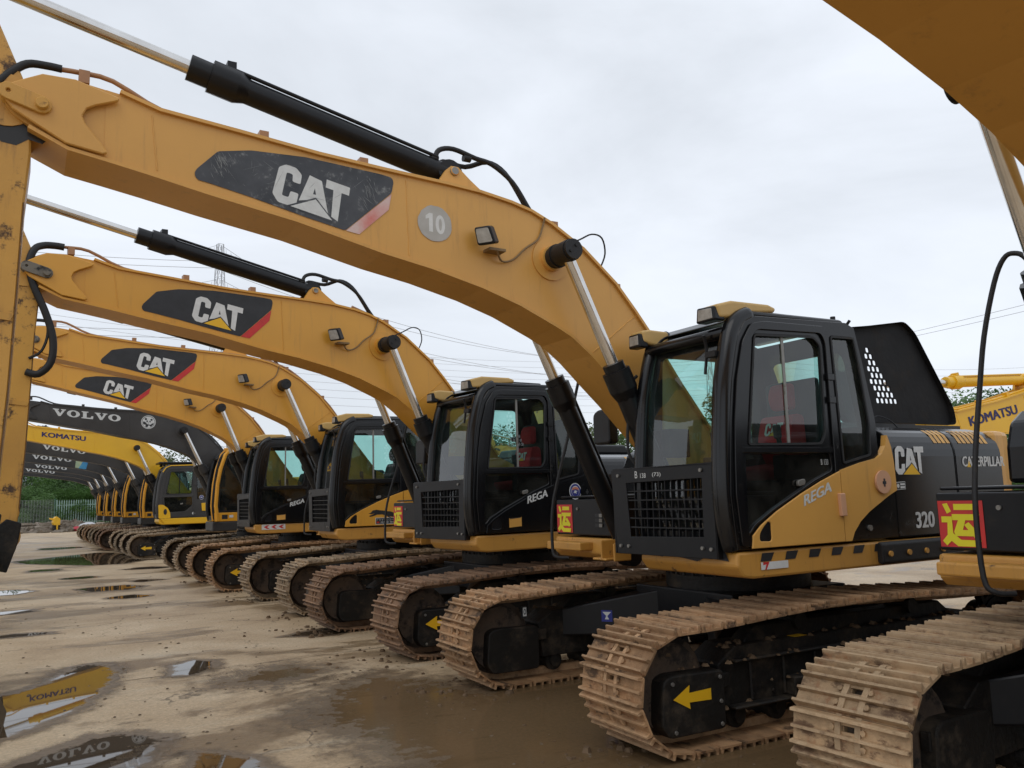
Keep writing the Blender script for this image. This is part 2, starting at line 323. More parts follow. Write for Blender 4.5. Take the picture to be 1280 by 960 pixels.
# letters of the three-letter logo in a 3 x 2 box
LC = rounded([(.0, .35), (.1, 1.75), (.35, 2.0), (.75, 2.0), (1.0, 1.75), (1.0, 1.25), (.68, 1.25), (.66, 1.62), (.42, 1.62), (.36, .4), (.62, .4), (.66, .75), (.98, .75), (.95, .22), (.72, .0), (.25, .0)], .08)
LA = [(1.02, .42), (1.30, 1.88), (1.80, 1.80), (2.22, .25), (1.75, .78), (1.62, .74)]
LAh = [(1.53, .98), (1.57, 1.32), (1.65, 1.0)]
LT = [(1.98, 1.98), (2.95, 1.98), (2.95, 1.55), (2.64, 1.55), (2.64, .03), (2.36, .16), (2.30, 1.55), (1.98, 1.55)]
def put_logo(mb, mp, white, tri, blk, lift=.0):
    poly(mb, LC, mp, white, lift); poly(mb, LA, mp, white, lift, [LAh]); poly(mb, LT, mp, white, lift)
    poly(mb, [(.60, -.02), (1.66, .86), (2.56, -.1), (2.4, -.12)], mp, blk, lift+.0008)
    poly(mb, [(.74, 0), (1.66, .76), (2.42, -.02)], mp, tri, lift+.0016)
# slab-serif letters for the five-letter name, each in 1 x 1
def put_slab(mb, mp, w, h, mi):
    cw = w/5.
    V_ = [(.0, 1), (.0, .88), (.1, .86), (.42, 0), (.60, 0), (.92, .86), (1.0, .88), (1.0, 1), (.62, 1), (.62, .88), (.72, .86), (.56, .38), (.36, .86), (.46, .88), (.46, 1)]
    L_ = [(.05, 1), (.05, .88), (.16, .86), (.16, .14), (.05, .12), (.05, 0), (.95, 0), (.97, .42), (.84, .42), (.74, .15), (.45, .15), (.45, .86), (.58, .88), (.58, 1)]
    for i, ch in enumerate('VOLVO'):
        f = lambda u, v, l=0, i=i: mp((i+.04+u*.93)*cw, v*h, l)
        if ch == 'V': poly(mb, V_, f, mi)
        elif ch == 'L': poly(mb, L_, f, mi)
        else: poly(mb, circ(.5, .5, .5, 20), f, mi, 0, [circ(.5, .5, .21, 16, .36)])
YUN = [[(.11, .93), (.22, .95), (.30, .77), (.20, .72)], [(.36, .93), (.82, .93), (.81, .80), (.36, .80)], [(.31, .71), (.92, .71), (.90, .58), (.31, .58)],
       [(.45, .60), (.61, .60), (.53, .37), (.80, .37), (.80, .24), (.36, .24), (.33, .33)], [(.57, .48), (.67, .54), (.90, .28), (.78, .20)],
       [(.07, .66), (.31, .66), (.31, .30), (.48, .16), (.92, .155), (.88, .02), (.40, .02), (.26, .13), (.15, .03), (.06, .13), (.18, .26), (.20, .53), (.07, .53)]]

# ------------------------------------------------------------------ setting: ground, puddles
def ground_mat():
    m = bpy.data.materials.new('stained wet concrete'); m.use_nodes = True; t = m.node_tree; b = t.nodes['Principled BSDF']; n, l = t.nodes.new, t.links.new
    tcn = n('ShaderNodeTexCoord'); O = tcn.outputs['Object']
    def noise(sc, det, rough, mapping=None, dist=0):
        a = n('ShaderNodeTexNoise'); a.inputs['Scale'].default_value = sc; a.inputs['Detail'].default_value = det; a.inputs['Roughness'].default_value = rough; a.inputs['Distortion'].default_value = dist
        if mapping:
            q = n('ShaderNodeMapping'); q.inputs['Scale'].default_value = mapping; q.inputs['Rotation'].default_value = (0, 0, .25); l(O, q.inputs[0]); l(q.outputs[0], a.inputs['Vector'])
        else: l(O, a.inputs['Vector'])
        return a.outputs['Fac']
    def ramp(f, stops):
        r = n('ShaderNodeValToRGB'); cr = r.color_ramp
        while len(cr.elements) < len(stops): cr.elements.new(.5)
        for e, (p, c) in zip(cr.elements, stops): e.position = p; e.color = (*c, 1)
        l(f, r.inputs[0]); return r.outputs[0]
    def mix(f, A, B, mode='MIX'):
        k = n('ShaderNodeMix'); k.data_type = 'RGBA'; k.blend_type = mode
        for s_, v_ in ((k.inputs[0], f), (k.inputs[6], A), (k.inputs[7], B)):
            if hasattr(v_, 'is_linked'): l(v_, s_)
            elif isinstance(v_, tuple): s_.default_value = (*v_, 1)
            else: s_.default_value = v_
        return k.outputs[2]
    def rng(f, a0, a1, b0=0., b1=1.):
        r = n('ShaderNodeMapRange'); r.interpolation_type = 'SMOOTHSTEP'; l(f, r.inputs[0]); r.inputs[1].default_value = a0; r.inputs[2].default_value = a1; r.inputs[3].default_value = b0; r.inputs[4].default_value = b1; return r.outputs[0]
    base = ramp(noise(.55, 8, .62, dist=.4), [(.30, (.35, .252, .162)), (.48, (.50, .382, .255)), (.66, (.62, .50, .355))])
    damp = rng(noise(.38, 12, .68, (.9, 1.9, 1), .3), .52, .60)
    base = mix(damp, base, (.27, .19, .115))
    streak = rng(noise(1.1, 9, .7, (.35, 2.2, 1)), .56, .68, 0, .6)
    base = mix(streak, base, (.56, .48, .36))
    st2 = rng(noise(1.9, 9, .75, (.5, 1.6, 1)), .60, .68, 0, .75)
    base = mix(st2, base, (.15, .11, .07))
    rust = rng(noise(.9, 9, .8, (1.2, 1.2, 1), 1.), .70, .76, 0, .6)
    base = mix(rust, base, (.22, .10, .035))
    fine = rng(noise(30, 8, .85), .32, .7, .66, 1.2)
    vo = n('ShaderNodeTexVoronoi'); vo.feature = 'DISTANCE_TO_EDGE'; vo.inputs['Scale'].default_value = .42
    wn = n('ShaderNodeTexNoise'); wn.inputs['Scale'].default_value = 2.2; wn.inputs['Detail'].default_value = 7; l(O, wn.inputs['Vector']); wm = n('ShaderNodeVectorMath'); wm.operation = 'MULTIPLY_ADD'; l(wn.outputs['Color'], wm.inputs[0]); wm.inputs[1].default_value = (.7, .7, .7); l(O, wm.inputs[2]); l(wm.outputs[0], vo.inputs['Vector'])
    ck = rng(vo.outputs['Distance'], .0, .007, .75, 0.); ckm = n('ShaderNodeMath'); ckm.operation = 'MULTIPLY'; l(ck, ckm.inputs[0]); l(rng(noise(.8, 4, .5), .5, .6), ckm.inputs[1])
    base = mix(ckm.outputs[0], base, (.07, .05, .033))
    gr = n('ShaderNodeTexVoronoi'); gr.inputs['Scale'].default_value = 23; l(O, gr.inputs['Vector'])
    gm_ = n('ShaderNodeMath'); gm_.operation = 'MULTIPLY'; l(rng(gr.outputs['Distance'], .08, .16, .8, 0.), gm_.inputs[0]); l(rng(noise(3.1, 6, .7), .55, .68), gm_.inputs[1])
    base = mix(gm_.outputs[0], base, (.10, .07, .045))
    st3 = rng(noise(5.5, 9, .8, (.28, 1.6, 1)), .60, .70, 0, .55)
    base = mix(st3, base, (.16, .115, .07))
    hv = n('ShaderNodeHueSaturation'); hv.inputs['Saturation'].default_value = 1.12; l(base, hv.inputs['Color']); l(fine, hv.inputs['Value']); l(hv.outputs[0], b.inputs['Base Color'])
    # light: rough when dry, smoother when damp
    ro = n('ShaderNodeMix'); l(damp, ro.inputs[0]); ro.inputs[2].default_value = .52; ro.inputs[3].default_value = .30; l(ro.outputs[0], b.inputs['Roughness'])
    bp_ = n('ShaderNodeBump'); bp_.inputs['Strength'].default_value = .5; bp_.inputs['Distance'].default_value = .02; l(noise(14, 9, .75), bp_.inputs['Height']); l(bp_.outputs[0], b.inputs['Normal'])
    b.inputs['Specular IOR Level'].default_value = .3
    return m
GM = ground_mat()
mb = MB(); mb.add([(-600, -900, 0), (600, -900, 0), (600, 300, 0), (-600, 300, 0)], [(0, 1, 2, 3)])
g = link('ground', mb.mesh('ground', [GM])); g['kind'] = 'structure'
def puddle_mat():
    m = bpy.data.materials.new('muddy rain water'); m.use_nodes = True; t = m.node_tree; b = t.nodes['Principled BSDF']; n, l = t.nodes.new, t.links.new
    at = n('ShaderNodeAttribute'); at.attribute_name = 'depth'
    tcn = n('ShaderNodeTexCoord'); a = n('ShaderNodeTexNoise'); a.inputs['Scale'].default_value = 5; a.inputs['Detail'].default_value = 9; a.inputs['Roughness'].default_value = .7; l(tcn.outputs['Object'], a.inputs['Vector'])
    ml = n('ShaderNodeMath'); ml.operation = 'MULTIPLY_ADD'; l(a.outputs['Fac'], ml.inputs[0]); ml.inputs[1].default_value = .5; ml.inputs[2].default_value = -.25
    ad = n('ShaderNodeMath'); ad.operation = 'ADD'; l(at.outputs['Fac'], ad.inputs[0]); l(ml.outputs[0], ad.inputs[1])
    def rng(lo, hi):
        r = n('ShaderNodeMapRange'); r.interpolation_type = 'SMOOTHSTEP'; l(ad.outputs[0], r.inputs[0]); r.inputs[1].default_value = lo; r.inputs[2].default_value = hi; return r.outputs[0]
    b.inputs['Base Color'].default_value = (.072, .050, .030, 1); b.inputs['Roughness'].default_value = .015; b.inputs['IOR'].default_value = 1.34; b.inputs['Specular IOR Level'].default_value = .62
    d = n('ShaderNodeBsdfPrincipled'); d.inputs['Base Color'].default_value = (.165, .115, .068, 1); d.inputs['Roughness'].default_value = .38
    w = n('ShaderNodeMixShader'); l(rng(.10, .17), w.inputs[0]); l(d.outputs[0], w.inputs[1]); l(b.outputs[0], w.inputs[2])
    tr = n('ShaderNodeBsdfTransparent'); k = n('ShaderNodeMixShader'); l(rng(-.14, .14), k.inputs[0]); l(tr.outputs[0], k.inputs[1]); l(w.outputs[0], k.inputs[2])
    l(k.outputs[0], t.nodes['Material Output'].inputs[0]); return m
PM = puddle_mat()
PM2 = PM.copy()
for n_ in PM2.node_tree.nodes:
    if n_.type == 'MATH' and n_.operation == 'MULTIPLY_ADD': n_.inputs[1].default_value = 1.5; n_.inputs[2].default_value = -.80
    if n_.type == 'MAP_RANGE' and n_.inputs[1].default_value < 0: n_.inputs[4].default_value = .8; n_.inputs[1].default_value = -.5; n_.inputs[2].default_value = .25
PM2.name = 'thin muddy water'
for n_ in PM2.node_tree.nodes:
    if n_.type == 'BSDF_PRINCIPLED' and n_.inputs['Roughness'].default_value < .1: n_.inputs['Roughness'].default_value = .13; n_.inputs['Base Color'].default_value = (.155, .098, .048, 1); n_.inputs['Specular IOR Level'].default_value = .26
def puddle(pts, res=.06, gain=1., muddy=False, margin=.35):
    """water lying in a dip: grid of small cells with a depth attribute"""
    P = np.array(pts, float); x0, y0 = P.min(0)-margin; x1, y1 = P.max(0)+margin
    nx = max(4, int((x1-x0)/res)); ny = max(4, int((y1-y0)/res)); X, Y = np.meshgrid(np.linspace(x0, x1, nx), np.linspace(y0, y1, ny), indexing='ij')
    D = np.full(X.shape, 1e9); inside = np.zeros(X.shape, bool); k = len(P)
    for i in range(k):
        a, b = P[i], P[(i+1) % k]; ab = b-a; tt = np.clip(((X-a[0])*ab[0]+(Y-a[1])*ab[1])/(ab@ab+1e-9), 0, 1)
        D = np.minimum(D, np.hypot(X-a[0]-tt*ab[0], Y-a[1]-tt*ab[1]))
        c = ((a[1] > Y) != (b[1] > Y)); xs = a[0]+(Y-a[1])/(b[1]-a[1]+1e-12)*(b[0]-a[0]); inside ^= (c & (X < xs))
    S = np.where(inside, D, -D)*gain; S = np.clip(S, -1, .5)
    idx = -np.ones(X.shape, int); vs = []; fs = []; dep = []
    keep = S > -.42*max(gain, 1)
    for i in range(nx-1):
        for j in range(ny-1):
            if keep[i, j] or keep[i+1, j+1]:
                q = []
                for a, b in ((i, j), (i+1, j), (i+1, j+1), (i, j+1)):
                    if idx[a, b] < 0: idx[a, b] = len(vs); vs.append((X[a, b], Y[a, b], .004)); dep.append(S[a, b])
                    q.append(int(idx[a, b]))
                fs.append(q)
    me = bpy.data.meshes.new('puddle'); me.from_pydata(vs, [], fs); me.materials.append(PM2 if muddy else PM)
    at = me.attributes.new('depth', 'FLOAT', 'POINT'); at.data.foreach_set('value', dep)
    o = link('puddle', me); o['kind'] = 'structure'; return o
PUD = [([(5.9, -3.2), (5.41, -3.7), (5.12, -4.5), (4.81, -4.6), (4.62, -4.32), (4.6, -3.84), (4.77, -3.0), (4.91, -2.62), (4.99, -2.37), (5.21, -1.96), (5.49, -1.66), (5.9, -1.3)], .05, 1.2),
       ([(5.8, -.6), (5.57, -0.95), (5.3, -1.2), (5.03, -1.44), (4.74, -1.37), (4.47, -1.04), (4.61, -0.55), (4.9, .1), (5.5, .4)], .05, 1.2),
       ([(4.6, -0.1), (4.50, -0.58), (4.34, -0.53), (4.1, -0.2), (4.0, 0.2), (4.4, .3)], .04, 1.6),
       ([(4.33, -3.29), (4.23, -3.92), (3.93, -4.19), (3.7, -3.91), (3.76, -3.38), (4.05, -3.17)], .04, 1.5),
       ([(4.01, -2.58), (3.64, -3.11), (3.17, -3.21), (2.87, -2.89), (2.88, -2.54), (3.26, -2.33), (3.65, -2.39)], .04, 1.0),
       ([(3.59, -0.92), (3.39, -1.46), (3.0, -1.98), (2.47, -2.23), (2.03, -1.08), (1.19, -1.6), (-3., -1.6), (-3., 5.6), (1.0, 6.6), (3.6, 6.4), (3.9, 3.2), (3.3, 1.4), (3.41, .57), (3.5, -.4)], .09, 1.0),  # real wet patch, extended out of view to cut bounce light under the booms
       ([(4.82, -13.95), (4.49, -14.1), (3.8, -14.2), (3.37, -13.53), (3.8, -12.9), (4.59, -13.0)], .07, 1.6), ([(6.3, -14.8), (5.78, -14.87), (5.4, -14.15), (5.76, -13.6), (6.3, -13.6)], .07, 1.6),
       ([(6.3, -25.73), (4.82, -27.54), (3.65, -28.9), (2.4, -27.2), (2.3, -22.95), (3.23, -21.3), (4.16, -21.33), (5.9, -24.0)], .12, 1.2)]
for x, y, a, b in [(5.29, -20.46, .5, .5), (2.92, -18.92, .7, .5), (4.0, -11.53, .45, .35), (5.6, -7.4, .5, .22), (4.72, -34.2, 1., 1.2), (3.31, -14.91, .4, .4), (2.3, -5.0, .5, .3), (4.6, -17, .5, .4), (5.8, -10.4, .5, .3), (3.0, -31, .8, 1.)]:
    PUD.append(([(x+a*math.cos(i*math.pi/5)*(1+.25*math.sin(i*2.3+x)), y+b*math.sin(i*math.pi/5)*(1+.25*math.cos(i*1.7+y))) for i in range(10)], .06, 2.))
for i, (P, r, gn) in enumerate(PUD): puddle(P, r, gn, i in (4, 5))
# slab joints: thin dark seams lying in the concrete
JM = mat('joint filler', (.11, .083, .055), .8, var=(.16, .12, .08), scale=9)
def joints(mb):
    def seam(a, b, w=.006):
        n_ = 60; a = Vector(a); b = Vector(b); t = (b-a).normalized(); q = Vector((-t.y, t.x)); vs = []
        for i in range(n_+1):
            p = a.lerp(b, i/n_)+q*random.uniform(-.008, .008); ww = w*random.uniform(.3, 1.6); vs += [(p.x-q.x*ww, p.y-q.y*ww, .0025), (p.x+q.x*ww, p.y+q.y*ww, .0025)]
        mb.add(vs, [(2*i, 2*i+1, 2*i+3, 2*i+2) for i in range(n_)])
    for k in range(-8, 3): seam((9, -3.1+k*4.6+.0), (-6, -5.9+k*4.6+2.8-.9))
part('slab_joints', JM, joints, None)['kind'] = 'structure'

def scatter(name, m_, n, size, area, seed, flat=.6):
    rr = random.Random(seed)
    def fn(mb):
        for i in range(n):
            x, y = area(rr); sz = size*rr.choice((.5, .7, 1, 1, 1.6))*rr.uniform(.6, 1.3); k = 6
            ring = [(x+sz*math.cos(a*1.047+rr.uniform(-.3, .3))*rr.uniform(.7, 1.2), y+sz*math.sin(a*1.047)*rr.uniform(.7, 1.2)) for a in range(k)]
            h = sz*flat*rr.uniform(.5, 1.1); vs = [(a, b, .003) for a, b in ring]+[(x+(a-x)*.6, y+(b-y)*.6, h) for a, b in ring]
            mb.add(vs, [(j, (j+1) % k, (j+1) % k+k, j+k) for j in range(k)]+[tuple(range(k, 2*k))])
    o = part(name, m_, fn, None); o['kind'] = 'stuff'; return o
scatter('gravel', mat('grit', (.10, .075, .05), .95, spec=.1, var=(.20, .155, .11), scale=9), 1700, .011, lambda r: (r.uniform(-1, 6.2), 4.5-abs(r.gauss(0, 1))*9), 21)
def _by(r):
    k = r.choice((0, -4, -4, -8.1, 0, -12.35)); s_ = r.choice((-1, 1)); return (r.choice((r.gauss(2.25, .25), r.uniform(-2, 2.4))), k+s_*(1.157+r.gauss(0, .33)))
scatter('mud_clods', mat('wet mud', (.10, .066, .04), .9, spec=.1, var=(.17, .115, .07), scale=8, bump=.6, bscale=30), 520, .022, _by, 22, .8)
# ------------------------------------------------------------------ excavators
FOOT = Vector((.2, 0, 1.85))
TOP = [(5.593, 4.133), (5.50, 4.175), (5.327, 4.182), (5.087, 4.15), (4.858, 4.081), (4.373, 4.037), (3.842, 3.984), (3.379, 3.957), (2.878, 3.934), (2.6, 3.915), (2.334, 3.875), (2.15, 3.83), (1.974, 3.757), (1.675, 3.586), (1.369, 3.334), (1.176, 3.116), (1.0, 2.90), (.72, 2.52), (.42, 2.15)]
LOW = [(5.554, 3.853), (5.349, 3.757), (5.14, 3.722), (4.908, 3.680), (4.555, 3.610), (3.977, 3.510), (3.384, 3.370), (3.005, 3.300), (2.596, 3.200), (2.275, 3.095), (1.941, 2.949), (1.808, 2.882), (1.631, 2.747), (1.45, 2.58), (1.25, 2.40), (1.0, 2.15), (.7, 1.88), (.38, 1.66)]
def track_path():
    pts = [(-1.55, .762), (-1.1, .775), (-.6, .80), (0, .822), (.6, .818), (1.1, .795), (1.6, .765)]
    pts += arc(1.86, .405, .375, 72, -84, 14); pts += [(1.6, .03), (0, .03), (-1.6, .03)]; pts += arc(-1.86, .405, .375, -96, -252, 14)
    return [Vector(p) for p in pts]
def shoe_frames(n=51):
    P = track_path(); P.append(P[0]); seg = [(P[i+1]-P[i]).length for i in range(len(P)-1)]; tot = sum(seg); out = []
    def at(s):
        s %= tot; i = 0
        while s > seg[i]: s -= seg[i]; i += 1
        return P[i].lerp(P[i+1], s/seg[i])
    pitch = tot/n
    for k in range(n):
        a = at(k*pitch+.02); b = at((k+.98)*pitch+.02); c = (a+b)/2; t = (b-a).normalized(); out.append((c, t))
    return out, pitch
FR, PITCH = shoe_frames()
W_ = .318
def shoe_geo(mb, hi=True, M=None, ext=0):
    L2 = PITCH*.468; m2 = MB()
    if hi:
        holes = [rrect(-.105, -.012, -.045, .02, .013, 2), rrect(.045, -.012, .105, .02, .013, 2)] if False else [[(a, b) for a, b in rrect(-.017, y-.04, .017, y+.04, .015, 2)] for y in (-.0,)]
        holes = [rrect(-.053, -.045, -.025, .045, .013, 3)]
        m2.plate(rounded([(-L2, -W_), (L2, -W_), (L2, W_), (-L2, W_)], .008, 1), holes, .014, lambda u, v, w: (u, v, w-.014))
        for u, h in ((-.078, .034), (-.0, .026), (.074, .034)):
            m2.prism([(u-.014, -.002), (u-.007, h), (u+.006, h), (u+.013, -.002)], 2*W_-.004, lambda a, b, w: (a, -W_+.002+w, b))
        m2.prism([(-L2-.006, -.012), (-L2-.006, -.004), (-L2+.02, .004), (-L2+.02, -.010)], 2*W_-.03, lambda a, b, w: (a, -W_+.015+w, b))
        for y in (-.085, .085):
            for x in (-.039, .036): m2.cyl((x, y, 0), (x, y, .014), .015, 6)
        for y in (-.045, .045): m2.box(-L2*.95, L2*.95, y-.012-.02*(y < 0)*0, y+.012, -.075, -.014)
    else:
        m2.box(-L2, L2, -W_, W_, -.014, 0)
        for u, h in ((-.076, .032), (0., .024), (.074, .032)): m2.prism([(u-.014, -.002), (u-.006, h), (u+.006, h), (u+.014, -.002)], 2*W_-.004, lambda a, b, w: (a, -W_+.002+w, b))
    vs = m2.v if M is None else [M @ Vector(p) for p in m2.v]; mb.add(vs, m2.f, 0)
def shoe_matrix(c, t, yc):
    return Matrix(((t.x, 0, -t.y, c.x), (0, 1, 0, yc), (t.y, 0, t.x, c.y), (0, 0, 0, 1)))
def wheel(mb, cx, cz, y0, y1, r, n=28, hub=True):
    mb.cyl((cx, y0, cz), (cx, y1, cz), r, n)
    if hub:
        for s_, y in ((1, y1), (-1, y0)):
            mb.cyl((cx, y, cz), (cx, y+s_*.012, cz), r*.88, n); mb.cyl((cx, y, cz), (cx, y+s_*.05, cz), r*.35, 16)
def build_track(root, sgn, detail, tm, arrow, cover=0.):
    yc = sgn*1.157; out = sgn
    def frame(mb):
        mb.prism([(-1.45, .20), (1.42, .20), (1.46, .50), (1.30, .60), (-1.30, .60), (-1.48, .50)], .30, mapy(yc-.15))
        mb.prism([(-1.2, .56), (1.2, .56), (1.02, .70), (-1.0, .70)], .14, mapy(yc-.07))
        mb.box(-1.35, 1.40, yc+out*.15, yc+out*.235, .215, .235); mb.box(-1.3, 1.35, yc+out*.15, yc+out*.20, .50, .52)
        for x in (-.9, -.1, .75): mb.box(x-.12, x+.12, yc+out*.15, yc+out*.25, .32, .36)      # foot steps
        for k in range(9): x = -1.3+k*.31; mb.box(x, x+.02, yc+out*.15, yc+out*.175, .24, .50)
        for k in range(14): mb.cyl((-1.3+k*.19, yc+out*.13, .275), (-1.3+k*.19, yc+out*.162, .275), .014, 6)
        for x in (-.9, -.1, .75): mb.box(x-.12, x-.10, yc+out*.15, yc+out*.25, .235, .32); mb.box(x+.10, x+.12, yc+out*.15, yc+out*.25, .235, .32)
    t = part('crawler_track', DRT, frame, root, key=('fr', sgn), bevel=.008, seg=1)
    def idl(mb):
        wheel(mb, 1.86, .405, yc-.07, yc+.07, .325); mb.cyl((1.86, yc-.13, .405), (1.86, yc+.13, .405), .27, 28)
    part('idler_wheel', MUDD, idl, t, key=('id', sgn))
    def spr(mb):
        wheel(mb, -1.86, .405, yc-.03, yc+.03, .30); mb.cyl((-1.86, yc-.18, .405), (-1.86, yc+.15, .405), .21, 24)
        for k in range(21):
            a = k*2*math.pi/21; M = Matrix.Translation((-1.86, yc, .405)) @ Matrix.Rotation(a, 4, 'Y'); mb.box(.28, .345, -.03, .03, -.018, .018, 0, M)
    part('drive_sprocket', DRT, spr, t, key=('sp', sgn))
    if 1:
        CVX = cover
        def cov(mb):
            yo = yc+out*.245
            y0_, y1_ = sorted((yc+out*.10, yo)); mb.prism(rounded([(1.50-CVX, .125), (1.96-CVX, .125), (2.02-CVX, .20), (2.00-CVX, .47), (1.93-CVX, .50), (1.50-CVX, .49)], .03, 2), y1_-y0_, mapy(y0_))
            y0_, y1_ = sorted((yc-out*.10, yc-out*.22)); mb.prism(rounded([(1.50-CVX, .125), (1.96-CVX, .125), (2.02-CVX, .20), (2.00-CVX, .47), (1.93-CVX, .50), (1.50-CVX, .49)], .03, 2), y1_-y0_, mapy(y0_))
        split_parts('track_guard', DRT, cov, t, key=('cv', sgn, cover), bevel=.012)
        part('bolts', STL, lambda mb: [mb.cyl((x-CVX, yc+out*.244, z), (x-CVX, yc+out*.256, z), .013, 6) for x, z in ((1.54, .16), (1.54, .45), (1.92, .16), (1.93, .45), (1.54, .30))], t, key=('cvb', sgn, cover))['kind'] = 'stuff'
        part('track_adjuster', DRT, lambda mb: (mb.box(1.40, 1.86, yc-.19, yc-.14, .36, .45), mb.box(1.40, 1.86, yc+.14, yc+.19, .36, .45), mb.cyl((1.2, yc, .40), (1.6, yc, .40), .07, 14)), t, key=('adj', sgn), bevel=.006)
    if detail > 0:
        for k in range(8):
            x = -1.33+k*.375
            part('track_roller', DRT, lambda mb: (wheel(mb, 0, 0, -.12, .12, .085, 16, False), mb.cyl((0, -.155, 0), (0, .155, 0), .05, 12)), t, key='roller', M=Matrix.Translation((x, yc, .155)))
        for x in (-.62, .62):
            part('carrier_roller', DRT, lambda mb: (wheel(mb, 0, 0, -.11, .11, .06, 16, False), mb.box(-.02, .02, -.1, -.08, -.16, 0)), t, key='carrier', M=Matrix.Translation((x, yc, .695)))
    if detail >= 2:
        for c, tt in FR: part('track_shoe', tm, lambda mb: shoe_geo(mb, True), t, key='shoe', M=shoe_matrix(c, tt, yc))
    else:
        def allshoes(mb):
            for c, tt in FR: shoe_geo(mb, False, shoe_matrix(c, tt, yc))
        o = part('track_shoes', tm, allshoes, t, key=('shoes', sgn)); o['kind'] = 'stuff'
    if detail >= 2:
        def mud(mb):
            rr = random.Random(31+sgn)
            for i in range(150):
                x = rr.uniform(-1.6, 1.9); y = yc+out*rr.uniform(.02, .23); z = rr.choice((.60 if abs(y-yc) < .15 else .52, .36 if rr.random() < .3 else .60 if abs(y-yc) < .15 else .235)); sz = rr.uniform(.008, .035)
                k = 6; ring = [(x+sz*math.cos(a*1.047)*rr.uniform(.7, 1.3), y+sz*math.sin(a*1.047)*rr.uniform(.7, 1.3)) for a in range(k)]
                vs = [(a, b, z-.004) for a, b in ring]+[(x+(a-x)*.5, y+(b-y)*.5, z+sz*rr.uniform(.3, .7)) for a, b in ring]
                mb.add(vs, [(j, (j+1) % k, (j+1) % k+k, j+k) for j in range(k)]+[tuple(range(k, 2*k))])
        part('mud', MATS['wet mud'], mud, t, key=('mud', sgn))['kind'] = 'stuff'
    def chain(mb):
        P = [(p.x, p.y) for p in track_path()]; P.append(P[0])
        for y in (-.055, .055): mb.ribbon(P, yc+y-.016, yc+y+.016, -.07)
    part('track_chain', tm, chain, t, key=('chain', sgn))
    if arrow and sgn > 0:
        def arr(mb):
            f = lambda u, v, w=0: (1.93-CVX-u, yc+.249, .285+v)
            poly(mb, [(0, .072), (.135, .145), (.130, .098), (.31, .105), (.31, .035), (.130, .040), (.135, 0)], f, 0)
        part('arrow_sign', YPR, arr, t, key=('arrow', cover))
        if arrow == 2:
            part('yellow_sign', YPR, lambda mb: mb.box(.62, .74, yc+.08, yc+.15, .602, .604), t, key='ys')
    return t
def build_undercarriage(root, detail, labels=False):
    def xf(mb):
        mb.prism([(-.65, -.62), (.65, -.62), (.65, .62), (-.65, .62)], .30, mapz(.52))
        for sx in (-1, 1):
            for sy in (-1, 1):
                a = [(.45*sx, .55*sy), (.60*sx, .25*sy), (1.22*sx, 1.03*sy), (.80*sx, 1.03*sy)]; z0, z1, z2 = .42, .80, .60
                vs = [(a[0][0], a[0][1], z0), (a[1][0], a[1][1], z0), (a[2][0], a[2][1], .36), (a[3][0], a[3][1], .36), (a[0][0], a[0][1], z1), (a[1][0], a[1][1], z1), (a[2][0], a[2][1], z2), (a[3][0], a[3][1], z2)]
                mb.add(vs, [(0, 1, 2, 3), (4, 5, 6, 7), (0, 1, 5, 4), (1, 2, 6, 5), (2, 3, 7, 6), (3, 0, 4, 7)])
    c = part('car_body', BLK2, xf, root, key='xf', bevel=.015)
    if labels:
        a1, a2 = Vector((.60, -.25)), Vector((1.22, -1.03)); t_ = (a2-a1).normalized(); nn = Vector((-t_.y, t_.x))
        def lf(t, z, d=.002):
            c_ = a1+t_*((a2-a1).length*t)+nn*d; return lambda u, v, w=0: (c_.x-t_.x*u+nn.x*w, c_.y-t_.y*u+nn.y*w, z+v)
        def lb(mb):
            f = lf(.60, .50); poly(mb, [(0, 0), (.10, 0), (.10, .10), (0, .10)], f, 0); poly(mb, [(.01, .085), (.09, .085), (.055, .05), (.07, .02), (.03, .02), (.045, .05)], f, 1, .001)
        part('sticker', [BLU, WHG], lb, c, key='blab')
        def lc(mb):
            f = lambda u, v, w=0: (1.66-u, -.931+w, .585+v); mb.box(1.62, 1.67, -.95, -.9335, .57, .67, 1)
            poly(mb, [(0, 0), (.035, 0), (.035, .075), (0, .075)], f, 0); poly(mb, circ(.0175, .0375, .013, 12, .026), f, 1, .0008, [circ(.0175, .0375, .006, 10, .016)])
        part('sticker', [WHG, BPR], lc, c, key='zlab')
    part('swing_bearing', DRT, lambda mb: (mb.cyl((0, 0, .80), (0, 0, .93), .62, 40), mb.cyl((0, 0, .93), (0, 0, 1.045), .56, 40), [mb.cyl((.60*math.cos(a), .60*math.sin(a), .93), (.60*math.cos(a), .60*math.sin(a), .955), .018, 6) for a in [i*math.pi/18 for i in range(36)]]), root, key='bearing')
    return c
def hw(mb, line, r, n=8, mi=0, k=4): mb.tube(smooth_line(line, k), r, n, mi)

